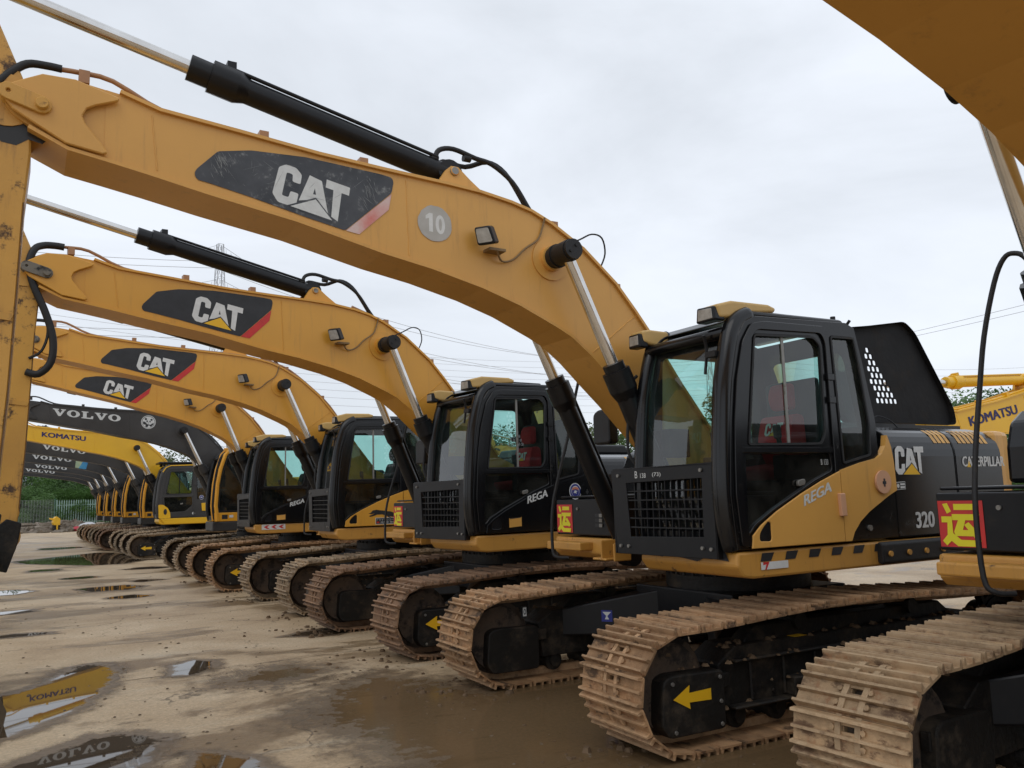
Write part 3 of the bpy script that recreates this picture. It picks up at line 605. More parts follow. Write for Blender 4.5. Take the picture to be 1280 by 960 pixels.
def excavator(loc, yaw, slew=0., dr=0., kind='A', low='Y', detail=2, tm=0, label='', group='excavators parked in one long row', arrow=0, ext=(), stick_out=False, fold=None, bx=0., off=(0, 0)):
    root = bpy.data.objects.new('excavator', None); COL.objects.link(root); root.location = (loc[0], loc[1], 0); root.rotation_euler = (0, 0, yaw)
    tag(root, label, 'excavator', group)
    K = kind
    YA = YELB if 'strong' in ext else YEL
    body = {'A': YA, 'V': ORG, 'K': KYEL}[K]; boomm = {'A': YA, 'V': GRY, 'K': KYEL}[K]; frm = {'A': YEL2, 'V': GRY, 'K': KYEL}[K]; cylm = {'A': BLK2, 'V': GRY, 'K': BLK2}[K]
    for sg in (1, -1): build_track(root, sg, detail, TM[tm], arrow if sg > 0 else 0, 0. if arrow == 2 else (.05 if arrow else .16))
    build_undercarriage(root, detail, 'lidopen' in ext)
    S = Matrix.Translation((*off, 0)) @ Matrix.Rotation(slew, 4, 'Z')
    S0 = S; B = S @ Matrix.Translation((bx, 0, 0)) @ Matrix.Translation(FOOT) @ Matrix.Rotation(-dr, 4, 'Y') @ Matrix.Translation(-FOOT)
    def rot(x, z):
        c, s_ = math.cos(dr), math.sin(dr); return (bx+FOOT.x+c*(x-FOOT.x)-s_*(z-FOOT.z), FOOT.z+s_*(x-FOOT.x)+c*(z-FOOT.z))
    P = lambda name, mats, fn, parent=root, key=None, M=None, bevel=0., seg=2: part(name, mats, fn, parent, (K,)+key if isinstance(key, tuple) else (K, key), (S if M is None else M) if parent is root else M, bevel, seg)
    PS = lambda name, mats, fn, parent=root, key=None, M=None, bevel=0., seg=2: split_parts(name, mats, fn, parent, (K, key), (S if M is None else M) if parent is root else M, bevel, seg)
    # ---- platform (the yellow deck frame)
    def plat(mb):
        prof = [(1.39, 1.225), (1.40, 1.13), (1.345, 1.06), (1.25, 1.045), (-1.55, 1.045), (-1.6, 1.07), (-1.6, 1.225)]
        mb.prism(prof, 1.01, mapy(.42))
        prof2 = [(.97, 1.235), (.985, 1.10), (.93, 1.055), (.80, 1.045), (-1.55, 1.045), (-1.6, 1.225)]
        mb.prism(prof2, .98, mapy(-1.43))
        mb.prism([(.62, 1.20), (.62, 1.05), (-1.6, 1.05), (-1.6, 1.20)], .88, mapy(-.452))
        for y in (-.30, .24): mb.prism([(.02, 1.2), (.30, 2.0), (.42, 1.98), (.72, 1.2)], .05, mapy(y))
    pf = P('platform', frm, plat, key='plat', bevel=.018)
    if K == 'A':
        def step(mb):
            mb.box(.97, 1.12, -1.36, -.80, 1.125, 1.20); mb.prism([(.99, .0), (1.20, .0), (1.20, .02), (.99, .02)], .20, lambda u, v, w: (u, -.50+w, 1.07+v))
            mb.box(1.02, 1.20, -.38, -.36, 1.07, 1.24); mb.box(1.02, 1.20, -.20, -.18, 1.07, 1.22)
        PS('step', frm, step, pf, key='step', bevel=.012)
        def bm_(mb):
            mb.prism([(0, 0), (0, .13), (.02, .15), (.055, .13), (.055, 0), (.03, -.02)], 1.0, lambda u, v, w: (-.02-w, 1.428+u, 1.075+v))
        if 'bumper' in ext:
            bmp = P('side_bumper', RUB, bm_, pf, key='bumper', bevel=.01)
            PS('bolt', YEL2, lambda mb: [mb.cyl((x, 1.48, 1.135), (x, 1.497, 1.135), .021, 10) for x in (-.10, -.32, -.53, -.74, -.95)], bmp, key='bolts')
            def hz(mb):
                f = side(1.36, 1.155, 1.434)
                for k in range(6): u = .17+k*.235-.0*k; poly(mb, [(u, .0), (u+.10, .0), (u+.135, .055), (u+.02, .055)], f, 0)
                f = front(.43, 1.165, 1.4035)
                poly(mb, [(.0, .05), (.90, .058), (.93, .0), (.78, .01), (.74, .03), (.62, -.015), (.50, .0), (.3, .02), (.25, .0), (.1, .02)], f, 0)
            PS('hazard_stripes', BPR, hz, pf, key='hazard')
            def rf(mb):
                f = side(1.19, 1.10, 1.4365); poly(mb, [(0, 0), (.26, 0), (.26, .05), (0, .05)], f, 0); poly(mb, [(.02, .05), (.08, .05), (.05, 0), (.035, 0), (.05, .035), (.02, .03)], f, 1, .001)
            P('reflective_tape', [WHT, RED], rf, pf, key='tape')
        if 'chevrons' in ext:
            def cv(mb):
                f = side(1.26, 1.12, 1.4345); poly(mb, [(0, 0), (.45, 0), (.45, .1), (0, .1)], f, 0)
                for k in range(3): u = .04+.14*k; poly(mb, [(u, .05), (u+.06, .085), (u+.11, .085), (u+.06, .05), (u+.11, .015), (u+.06, .015)], f, 1, .001)
            P('reflective_tape', [WHT, RED], cv, pf, key='chev')
    # ---- right hand tool box, tank, pole and mirror
    def tbx(mb):
        mb.prism([(-1.425, 1.255), (-.46, 1.255), (-.46, 1.585), (-1.425, 1.585)], .95, lambda u, v, w: (.95-w, u, v))
        mb.prism([(.90, 1.60), (.90, 1.62), (-.0, 1.62), (-.0, 1.60)], .99, mapy(-1.43))
    tb = P('tool_box', BLK2, tbx, key='tbx', bevel=.025)
    def tank(mb):
        mb.prism([(.16, 1.63), (.15, 1.86), (.08, 2.02), (-.06, 2.10), (-.60, 2.12), (-.60, 1.63)], .93, mapy(-1.41)); mb.prism([(-.6, 1.25), (-.6, 2.10), (-1.0, 2.14), (-1.0, 1.25)], .93, mapy(-1.41))
    P('fuel_tank', BLK if K != 'V' else ORG, tank, key='tank', bevel=.03)
    if K == 'A':
        if 'sign' in ext or 1:
            def sg_(mb):
                f = front(-1.415, 1.275, .954); poly(mb, [(0, 0), (.265, 0), (.265, .265), (0, .265)], f, 0)
                for i_, q in enumerate(YUN): poly(mb, q, lambda u, v, w=0: f(u*.265, v*.265, w), 1, .0012+.0006*i_)
            P('sign', [RED, LYP], sg_, tb, key='yun')
            def ltc(mb):
                mb.cyl((.95, -1.06, 1.50), (.962, -1.06, 1.50), .014, 12)
                for r_ in range(3):
                    mb.box(.950, .956, -.78, -.72, 1.335+.045*r_, 1.365+.045*r_, 1); mb.box(.955, .962, -.71, -.665, 1.335+.045*r_, 1.365+.045*r_, 0)
            PS('latch', [STL, BPR], ltc, tb, key='latch')
        def pole(mb):
            hw(mb, [(1.18, -.90, 1.065), (1.27, -.955, 1.075), (1.285, -1.0, 1.15), (1.26, -1.02, 1.5), (1.17, -1.04, 1.80), (1.05, -1.05, 2.14), (.98, -1.03, 2.46), (.93, -.97, 2.76), (.91, -.915, 2.89), (.90, -.86, 2.91), (.89, -.80, 2.86), (.88, -.71, 2.65), (.88, -.64, 2.38)], .0145, 8)
        mr = P('mirror_pole', RUB, pole, key='pole')
        if not stick_out: P('mirror', BLK2, lambda mb: mb.prism(rounded([(-.13, 2.08), (.13, 2.08), (.13, 2.36), (.06, 2.40), (-.06, 2.40), (-.13, 2.36)], .04, 3), .10, lambda u, v, w: (.86+w, -.62+u, v)), mr, key='mirror', bevel=.02)
    # ---- engine housing and counterweight
    eng = {'A': BLK, 'V': GRY, 'K': BLK}[K]
    if 'lidopen' in ext: hood_top = 2.13
    def hood(mb):
        prof = [(1.43, 1.24), (1.43, 1.86)]+[(1.43-.17*(1-math.cos(math.radians(a)))-.0, 1.86+.22*math.sin(math.radians(a))) for a in range(15, 90, 15)]+[(1.15, 2.11), (.80, 2.14), (-1.32, 2.14), (-1.40, 2.02), (-1.40, 1.24)]
        mb.prism(prof, .80, lambda u, v, w: (-.29-w, u, v)); mb.prism(prof, .66, lambda u, v, w: (-1.098-w, u, v))
    hd = P('engine_cover', eng, hood, key='hood', bevel=.012)
    if K == 'A' and detail >= 2:
        def vent(mb):
            def sl(x, w_, a0=28, a1=76):
                q = [(1.4335-.17*(1-math.cos(math.radians(a))), 1.862+.222*math.sin(math.radians(a))) for a in (a0, (a0+a1)/2, a1)]
                vs = [(xx, y, z) for y, z in q for xx in (x, x-w_)]; mb.add(vs, [(0, 1, 3, 2), (2, 3, 5, 4)], 0)
            for i in range(4): sl(-.86-.058*i, .042)
            for i in range(7): sl(-1.19-.062*i, .044)
        PS('vent_slots', YELW, vent, hd, key='vents')
    if 'lidopen' in ext:
        def lid(mb):
            c_ = Vector((0, .4)); f = lambda u, v, w: (u, .46-(v-2.2)*.10+w, v)
            out = rounded([(-.95, 3.10), (-1.50, 3.17), (-2.08, 3.26), (-2.22, 3.15), (-2.62, 2.40), (-2.62, 2.22), (-.95, 2.22)], .06, 3)
            holes = []
            for r_ in range(9):
                z = 2.44+r_*.062
                for c in range(5):
                    x = -1.79+.0365*r_+c*.066
                    if x > -1.03 or c > 4.3-.42*r_: continue
                    holes.append(rrect(x-.026, z-.024, x+.026, z+.024, .008, 1))
            mb.plate(out, holes, .015, f)
            # rim all the way round
            k = len(out)
            for i in range(k):
                a, b = out[i], out[(i+1) % k]; v = [f(a[0], a[1], .0), f(b[0], b[1], .0), f(b[0], b[1], .07), f(a[0], a[1], .07)]
                v2 = [f(a[0]*.992-.016, a[1]*.992+.022, .0), f(b[0]*.992-.016, b[1]*.992+.022, .0), f(b[0]*.992-.016, b[1]*.992+.022, .07), f(a[0]*.992-.016, a[1]*.992+.022, .07)]
                mb.add(v+v2, [(0, 1, 2, 3), (4, 7, 6, 5), (3, 2, 6, 7)])
        P('hood_lid', mat('black insulation foam', (.007, .007, .008), .7, spec=.2, var=(.012, .012, .013), scale=4, dirt=(.035, .03, .026), dscale=3, dpos=(.5, .75), bump=1., bscale=7), lid, key='lid')
        P('lid_rail', BLK2, lambda mb: (mb.box(-1.75, -.4, .62, .66, 2.14, 2.20), mb.box(-2.55, -1.7, .56, .60, 2.14, 2.2), hw(mb, [(-1.0, .7, 2.2), (-1.15, .7, 2.26), (-1.3, .72, 2.22), (-1.36, .75, 2.15)], .006, 6)), key='rail')
    else:
        P('hood_lid', BLK2 if K != 'V' else ORG, lambda mb: mb.prism([(-.35, 2.143), (-.42, 2.27), (-1.45, 2.27), (-1.55, 2.143)], 1.5, mapy(-.8)), key='lidc', bevel=.03)
    def cw(mb):
        pl = [(-1.71, -1.40)]+[(-1.9+0*a, -1.40) for a in (0,)]+arc(-1.75, 0, 1.0, -84, 84, 10, 1.40)[::1]
        pl = [(-1.71, -1.40)]+[(-1.75-.95*math.cos(math.radians(a)), 1.40*math.sin(math.radians(a))) for a in range(-86, 87, 12)]+[(-1.71, 1.40)]
        mb.prism(pl, 1.02, mapz(1.06))
    P('counterweight', body if K != 'V' else GRY, cw, key='cw', bevel=.04)
    # ---- cab
    side_out = [(1.39, 1.24), (1.42, 1.6), (1.405, 1.82), (1.385, 2.1), (1.345, 2.38), (1.26, 2.70), (1.19, 2.80), (1.08, 2.85), (.12, 2.875), (.03, 2.84), (-.03, 2.6), (-.13, 2.13), (-.14, 1.24)]
    wdoor = rounded([(1.235, 1.935), (.495, 1.945), (.445, 2.02), (.425, 2.68), (.50, 2.745), (1.115, 2.72)], .035)
    wrear = rounded([(.318, 2.762), (.05, 2.766), (-.0, 2.5), (-.055, 2.1), (-.04, 1.865), (.283, 1.80)], .03)
    wlow = rounded([(1.255, 1.875), (.42, 1.885), (.40, 1.76), (.60, 1.69), (1.03, 1.50), (1.22, 1.40), (1.275, 1.34)], .03)
    cabm = {'A': BLK, 'V': BLK2, 'K': GRY}[K]
    if K == 'V':
        wdoor = rounded([(1.33, 1.46), (.32, 1.46), (.30, 2.76), (1.13, 2.76), (1.30, 2.2)], .05); wlow = None; wrear = rounded([(.20, 2.72), (-.0, 2.6), (-.06, 2.1), (-.06, 1.55), (.22, 1.55)], .04)
    if K == 'K':
        wdoor = rounded([(1.205, 1.98), (.45, 1.98), (.42, 2.70), (1.08, 2.68)], .04); wlow = rounded([(1.26, 1.90), (.44, 1.90), (.42, 1.62), (.62, 1.44), (1.2, 1.42)], .06)
    holes = [h for h in (wdoor, wrear, wlow) if h]
    def shell(mb):
        mb.plate(side_out, holes, .035, mapy(1.395))
        fw_ = rounded([(1.12, 1.75), (.1, 1.75), (.08, 2.70), (1.05, 2.70)], .06)
        fw_ = [(a+.06, b) for a, b in fw_]
        mb.plate(side_out, [fw_], .03, mapy(.43))
        pst = [(1.385, 1.24), (1.425, 1.42), (1.437, 1.6), (1.43, 1.82), (1.405, 2.1), (1.37, 2.38), (1.285, 2.70), (1.21, 2.81), (1.10, 2.862)]
        for y in (1.362, .50): hw(mb, [(a-.01, y, b) for a, b in pst], .068 if y > 1 else .052, 12, 0, 3)
        mb.tube([(1.285, .50, 2.735), (1.285, 1.36, 2.735)], .045, 8)
        mb.box(1.36, 1.41, .45, 1.36, 1.24, 1.36)
        # rear wall with window
        def rw(u, v, w): return (-.14+.17*max(0, (v-2.1))/.74+w, u, v)
        mb.plate([(.44, 1.24), (1.41, 1.24), (1.41, 2.1), (1.41, 2.84), (.44, 2.84), (.44, 2.1)], [rounded([(.56, 1.95), (1.29, 1.95), (1.29, 2.68), (.56, 2.68)], .08)], .03, rw)
        mb.box(-.12, 1.38, .45, 1.40, 1.24, 1.28)
    cab = P('cab', [cabm], shell, key=('cab', low), bevel=.008, seg=1)
    def roof(mb):
        mb.prism([(1.16, 2.845), (1.06, 2.905), (.10, 2.915), (.02, 2.86)], .93, mapy(.45))
    P('cab_roof', BLK if K == 'A' else (GRY if K == 'K' else BLK2), roof, cab, key='roof', bevel=.03, seg=3)
    gm = {'A': GLS, 'V': GLV, 'K': GLS}[K]
    P('side_window', gm, lambda mb: mb.plate([(p[0], p[1]) for p in wdoor], [], 0, mapy(1.407)), cab, key='wd')
    P('rear_side_window', gm, lambda mb: mb.plate(wrear, [], 0, mapy(1.407)), cab, key='wr')
    P('rear_window', gm, lambda mb: mb.plate([(.54, 1.93), (1.31, 1.93), (1.31, 2.69), (.54, 2.69)], [], 0, lambda u, v, w: (-.125+.17*max(0, (v-2.1))/.74+w, u, v)), cab, key='wb')
    P('far_side_window', gm, lambda mb: mb.plate([(.10, 1.74), (1.24, 1.74), (1.16, 2.71), (.10, 2.71)], [], 0, mapy(.444)), cab, key='wf')
    if wlow: P('lower_door_glass', GLD, lambda mb: mb.plate(wlow, [], 0, mapy(1.41)), cab, key='wl')
    def wsh(mb):
        pr = [(1.36, 1.37), (1.40, 1.6), (1.395, 1.82), (1.37, 2.1), (1.335, 2.38), (1.25, 2.70)]
        vs = [(x, y, z) for x, z in pr for y in (.53, 1.32)]; mb.add(vs, [(2*i, 2*i+1, 2*i+3, 2*i+2) for i in range(len(pr)-1)])
    P('windscreen', gm, wsh, cab, key='ws')
    def seal(lp, y=1.4305):
        cx_ = sum(p[0] for p in lp)/len(lp); cz_ = sum(p[1] for p in lp)/len(lp); ins_ = []
        k_ = len(lp)
        for i in range(k_):
            a_, b_, c_ = Vector(lp[i-1]), Vector(lp[i]), Vector(lp[(i+1) % k_]); t_ = (c_-a_).normalized(); nn = Vector((-t_.y, t_.x))
            if nn.dot(Vector((cx_, cz_))-b_) < 0: nn = -nn
            ins_.append(tuple(b_+nn*.016))
        return lambda mb: mb.plate(lp, [ins_], .012, mapy(y-.004))
    P('window_seal', RUB, seal(wdoor), cab, key='sl1'); P('window_seal', RUB, seal(wrear), cab, key='sl2')
    # door: proud frame, seam and handle
    def door(mb):
        dout = rounded([(1.355, 1.26), (1.385, 1.6), (1.375, 1.82), (1.355, 2.1), (1.315, 2.38), (1.235, 2.66), (1.14, 2.79), (1.02, 2.815), (.385, 2.825), (.345, 1.76), (.345, 1.26)], .03)
        ins = rounded([(1.29, 1.31), (1.315, 1.6), (1.30, 1.9), (1.27, 2.2), (1.165, 2.66), (1.09, 2.752), (.43, 2.77), (.39, 2.70), (.385, 1.9), (.385, 1.31)], .04)
        mb.plate(dout, [ins], .016, mapy(1.432)); mb.box(.39, 1.30, 1.43, 1.444, 1.885, 1.925)
        for z in (2.42, 2.25): mb.box(.33, .40, 1.432, 1.458, z, z+.05)
    dm = {'A': BLK, 'V': ORG, 'K': GRY}[K]
    if K != 'V':
        dr_ = P('door', dm, door, key='door', bevel=.005, seg=1)
        P('handle', STL, lambda mb: mb.prism(rounded([(.70, 1.662), (.775, 1.648), (.775, 1.69), (.70, 1.704)], .015, 2), .022, mapy(1.416)), dr_, key='dh', bevel=.004)
        P('window_rail', STL if detail > 1 else BLK, lambda mb: mb.box(.80, .825, 1.408, 1.416, 1.94, 2.73), dr_, key='rl')
        P('grip', RUB, lambda mb: hw(mb, [(1.21, 1.425, 2.06), (1.20, 1.40, 2.05), (1.19, 1.39, 2.1), (1.18, 1.40, 2.16), (1.18, 1.425, 2.15)], .01, 6), dr_, key='gp')
    # skins below the glass
    lowm = {'Y': YA, 'B': BLK}[low] if K == 'A' else (ORG if K == 'V' else GRY)
    sk = [(1.276, 1.245), (1.262, 1.331), (1.18, 1.398), (1.021, 1.486), (.767, 1.60), (.559, 1.682), (.349, 1.753), (.349, 1.245)]
    sk2 = [(.340, 1.755), (.105, 1.811), (-.08, 1.843), (-.147, 1.882), (-.195, 1.94), (-.215, 2.02), (-.225, 2.02), (-.262, 1.93), (-.28, 1.815), (-.29, 1.60), (-.18, 1.558), (-.1, 1.520), (.05, 1.450), (.16, 1.381), (.235, 1.308), (.270, 1.246), (.340, 1.246)]
    if K == 'A':
        hole = rounded([(1.205, 1.29), (1.09, 1.285), (1.088, 1.41), (1.115, 1.42), (1.17, 1.375), (1.20, 1.34)], .025)
        ls = P('lower_door_panel', lowm, lambda mb: mb.plate(sk, [hole], .014, mapy(1.442)), key=('sk', low), bevel=.005, seg=2)
        P('recess', BLK2, lambda mb: mb.plate(hole, [], .006, mapy(1.443)), ls, key='hole', bevel=.002, seg=1)
        rs = P('rear_side_panel', lowm, lambda mb: mb.plate(sk2, [], .045, mapy(1.406)), key=('sk2', low), bevel=.006, seg=2)
        P('side_skirt', BLK, lambda mb: mb.prism([(.262, 1.246), (.22, 1.32), (.15, 1.39), (.05, 1.455), (-.1, 1.525), (-.285, 1.60), (-.285, 1.246)], .034, mapy(1.402)), key='skirt', bevel=.005, seg=1)
        P('round_cap', [lowm if low == 'B' else mat('peach cap', (.62, .34, .20), .5), BPR], lambda mb: (mb.cyl((-.115, 1.455, 1.665), (-.115, 1.470, 1.665), .087, 28), mb.box(-.14, -.10, 1.470, 1.4725, 1.65, 1.67, 1), mb.box(-.128, -.113, 1.470, 1.473, 1.63, 1.69, 1)), rs, key=('cap', low))
        P('hinge_cover', [lowm if low == 'B' else MATS['peach cap']], lambda mb: mb.prism([(.335, 1.428), (.392, 1.428), (.40, 1.59), (.343, 1.592)], .03, mapy(1.452)), rs, key=('hc', low), bevel=.006)
        P('latch', STL, lambda mb: mb.cyl((.05, 1.43, 1.33), (.05, 1.45, 1.33), .022, 10), rs, key='lt')
    elif K == 'V':
        ls = P('lower_door_panel', ORG, lambda mb: mb.prism([(1.41, 1.225), (.10, 1.225), (.10, 1.43), (1.425, 1.43)], .03, mapy(1.415)), key='vl', bevel=.01)
        P('recess', BPR, lambda mb: mb.box(1.12, 1.25, 1.446, 1.449, 1.28, 1.38), ls, key='vh')
        P('label', WHG, lambda mb: mb.box(.99, 1.08, 1.446, 1.449, 1.31, 1.37), ls, key='vlb')
        PT_ = [(1.40, 1.24), (1.44, 1.6), (1.41, 2.1), (1.35, 2.45), (1.24, 2.80), (1.15, 2.90)]
        P('front_pillar', ORG, lambda mb: mb.tube([(a-.05, 1.44, b) for a, b in PT_], .045, 8), key='vp')
        P('front_guard_rail', ORG, lambda mb: mb.tube([(1.14, 1.43, 2.90)]+[(a+.045, 1.385, b) for a, b in reversed(PT_)]+[(1.42, 1.41, 1.26)], .022, 8), key='vp2')
        P('work_light', ORG, lambda mb: mb.box(1.10, 1.22, 1.34, 1.46, 2.86, 2.96), key='vwl', bevel=.02)
        P('front_bumper', GRY, lambda mb: mb.box(.9, 1.46, .44, 1.44, 1.0, 1.22), key='vb', bevel=.02)
    else:
        P('roof_trim', KYEL, lambda mb: mb.ribbon([(1.30, 2.66), (1.21, 2.80), (1.08, 2.855), (.12, 2.88), (.02, 2.84)], 1.40, 1.445, -.03), key='kt')
        P('corner_panel', [KYEL, BPR], lambda mb: (mb.plate(rounded([(1.40, 1.24), (1.42, 1.66), (1.28, 1.66), (1.14, 1.55), (1.07, 1.40), (1.06, 1.24)], .03), [], .03, mapy(1.43)), mb.plate(circ(1.215, 1.44, .05, 20, .09), [], .004, mapy(1.46), 1)), key='kc')
        ls = P('rear_side_panel', KYEL, lambda mb: mb.prism([(.13, 1.44), (-.30, 1.42), (-.30, 1.70), (.15, 1.68)], .03, mapy(1.43)), key='kr', bevel=.008)
        PS('roof_guard', BLK2, lambda mb: (mb.box(.0, 1.42, .5, 1.40, 2.93, 2.99), [mb.box(1.22, 1.30, y, y+.12, 2.86, 2.94) for y in (.5, 1.2)]), key='kg', bevel=.02)
        P('deck_edge', KYEL, lambda mb: mb.prism([(1.36, 1.235), (1.22, 1.06), (-1.5, 1.06), (-1.5, 1.235)], .03, mapy(1.432)), key='kd', bevel=.008)
    # ---- lamps, guard, seat, interior
    P('roof_hatch', DARK, lambda mb: (mb.prism(rrect(.30, .62, .85, 1.24, .06, 3), .03, mapz(2.915)), hw(mb, [(.82, .80, 2.93), (.90, .80, 2.96), (.90, 1.05, 2.96), (.82, 1.05, 2.93)], .01, 6)), cab, key='hatch', bevel=.008)
    if K == 'A': P('aerial', RUB, lambda mb: (mb.cyl((.10, 1.30, 2.90), (.10, 1.30, 2.95), .02, 10), mb.cyl((.06, 1.38, 2.86), (.06, 1.42, 2.90), .012, 8)), cab, key='aer')
    if K == 'A':
        lampm = mat('faded yellow plastic', (.60, .39, .13), .5, var=(.52, .34, .12), scale=4)
        def lampR(mb):
            mb.prism([(1.35, 2.83), (1.375, 2.925), (1.22, 2.965), (.86, 2.968), (.78, 2.945), (.80, 2.91), (1.08, 2.885), (1.18, 2.845)], .20, mapy(1.16))
        lr = P('work_light', lampm, lampR, key='lR', bevel=.02, seg=3)
        P('bezel', BLK2, lambda mb: mb.prism([(1.165, 2.815), (1.355, 2.815), (1.345, 2.915), (1.18, 2.925)], .10, lambda u, v, w: (1.395-w, u, v)), lr, key='bR', bevel=.012)
        P('lens', [LEN], lambda mb: mb.prism([(1.185, 2.828), (1.335, 2.828), (1.328, 2.902), (1.195, 2.910)], .008, lambda u, v, w: (1.390+w, u, v)), lr, key='nR', bevel=.004)
        l2 = P('work_light', lampm, lambda mb: mb.prism([(1.37, 2.80), (1.385, 2.885), (1.30, 2.90), (1.12, 2.895), (1.10, 2.83), (1.20, 2.77), (1.30, 2.78)], .15, mapy(.40)), key='lL', bevel=.018, seg=3)
        P('bezel', BLK2, lambda mb: mb.prism([(.405, 2.755), (.545, 2.755), (.54, 2.865), (.41, 2.865)], .09, lambda u, v, w: (1.41-w, u, v)), l2, key='bL', bevel=.012)
        P('lens', [LEN], lambda mb: mb.prism([(.42, 2.775), (.53, 2.775), (.527, 2.85), (.422, 2.85)], .008, lambda u, v, w: (1.405+w, u, v)), l2, key='nL', bevel=.004)
        G = S @ Matrix.Translation((1.452, 1.31, 1.18)) @ Matrix.Rotation(.055, 4, 'Z')
        def gframe(mb):
            f = lambda u, v, w: (w, -u, v)
            mb.plate([(0, 0), (1.02, 0), (1.06, .635), (.0, .65)], [[(.11, .145), (.86, .13), (.89, .53), (.10, .545)]], .012, f)
            mb.box(-.09, .0, -.02, .0, .0, .64); mb.box(-.09, .0, -1.06, -1.045, .0, .63); mb.box(-.09, .012, -1.04, -.01, .63, .645)
        gd = P('front_guard', BLK2, gframe, key='gf', M=G, bevel=.003, seg=1)
        for i in range(11): P('guard_bar', BLK2, lambda mb: mb.box(-.028, -.004, -.0035, .0035, .12, .545), gd, key='gb', M=Matrix.Translation((0, -.165-i*.0655, 0)) @ Matrix.Rotation(-.02, 4, 'X'))
        for i in range(5): P('guard_crossbar', BLK2, lambda mb: mb.box(-.014, -.006, -.885, -.10, -.005, .005), gd, key='gc', M=Matrix.Translation((.008, 0, .20+i*.067)))
        PS('bolt', STL, lambda mb: [mb.cyl((.01, -u, v), (.026, -u, v), .013, 8) for u, v in ((.10, .60), (.97, .59), (.04, .065), (.12, .07), (.88, .06), (.97, .06))], gd, key='gbolt')
        if 'chalk' in ext:
            def ch(mb):
                f = lambda u, v, w=0: (.0135, -(.78-u), .565+v)
                put_text(mb, 'B', .028, .052, f, 0, -.0); put_text(mb, '138', .06, .035, lambda u, v, w=0: f(u+.06, v), 0, -.02); put_text(mb, '(73)', .09, .036, lambda u, v, w=0: f(u+.19, v), 0, -.02)
            P('chalk_writing', WHG, ch, gd, key='chalk')
        P('wiper', RUB, lambda mb: (hw(mb, [(1.40, 1.24, 2.72), (1.36, 1.22, 2.62), (1.38, 1.215, 2.45)], .012, 6), mb.box(1.32, 1.40, 1.24, 1.34, 2.56, 2.60)), cab, key='wip')
        P('handrail', RUB, lambda mb: hw(mb, [(1.43, .45, 1.85), (1.46, .40, 2.0), (1.40, .40, 2.45), (1.35, .42, 2.55)], .013, 6), cab, key='hr')
        # seat: red cover
        def seat(mb):
            mb.prism(rounded([(.62, 1.70), (.68, 1.80), (.25, 1.84), (.20, 1.72)], .04, 3), .50, mapy(.68))
            mb.prism(rounded([(.34, 1.82), (.42, 2.0), (.36, 2.21), (.24, 2.21), (.22, 1.82)], .05, 3), .33, mapy(.74))
        st = P('seat', SEAT if 'seatred' in ext else DARK, seat, key=('seat', 'seatred' in ext), bevel=.03, seg=3)
        P('headrest', SEAT if 'seatred' in ext else DARK, lambda mb: mb.prism(rounded([(.34, 2.25), (.37, 2.36), (.33, 2.46), (.25, 2.46), (.25, 2.25)], .04, 3), .20, mapy(.82)), st, key=('hrst', 'seatred' in ext), bevel=.03, seg=3)
        P('seat_shell', DARK, lambda mb: mb.prism(rounded([(.21, 1.8), (.22, 2.48), (.15, 2.50), (.10, 1.8)], .03, 2), .50, mapy(.67)), st, key='shell', bevel=.02)
        if 'seatred' in ext:
            def sl(mb):
                f = lambda u, v, w=0: (.402+w-.3*max(0, v-.0)*.25*0, .76+u*.065, 2.06+v*.05)
                put_logo(mb, lambda u, v, w=0: (.4135-.0129*v+w, .81+u*.062, 2.05+v*.05), 0, 1, 2, .0)
            P('lettering', [WHT, YPR, SEAT], sl, st, key='sl')
        def cons(mb):
            mb.box(.2, .75, .55, .66, 1.7, 1.88); mb.box(.2, .75, 1.19, 1.30, 1.7, 1.88)
            for y in (.60, 1.25): mb.cyl((.70, y, 1.85), (.74, y, 2.02), .018, 8); mb.cyl((.74, y, 2.0), (.75, y, 2.10), .03, 10)
            mb.box(1.0, 1.2, .48, .60, 1.9, 2.12); mb.box(.75, .79, .50, .58, 1.3, 1.9)
        PS('control_console', DARK, cons, key='cons', bevel=.012)
    else:
        P('seat', DARK, lambda mb: (mb.box(.25, .68, .68, 1.18, 1.66, 1.80), mb.prism([(.34, 1.80), (.28, 2.45), (.18, 2.45), (.2, 1.80)], .46, mapy(.70))), key='s2', bevel=.03)
    # side lettering
    if K == 'A':
        a = .313
        if low == 'Y' or 'rega' in ext:
            def rg(mb):
                sh = (-.07, .0); f = side(.758, 1.508, 1.4575, U=(-.95, .318), V=(-.10, 1.0)); put_text(mb, 'REGA', .315, .078, f, 0, .035)
            if 'panther' not in ext: P('lettering', WHG, rg, rs, key='rega')
        if 'rega2' in ext:
            P('lettering', WHG, lambda mb: put_text(mb, 'REGA', .30, .085, side(.73, 1.545, 1.4575, U=(-.95, .25), V=(-.06, 1.0)), 0, .035), rs, key='rega2')
        if 'plate' in ext: P('sticker', [YEL, BPR], lambda mb: (poly(mb, [(0, 0), (.165, .01), (.165, .11), (0, .10)], side(.98, 1.295, 1.4575), 0), poly(mb, [(.01, .092), (.155, .102), (.155, .11), (.01, .10)], side(.98, 1.295, 1.4575), 1, .001)), ls, key='plt')
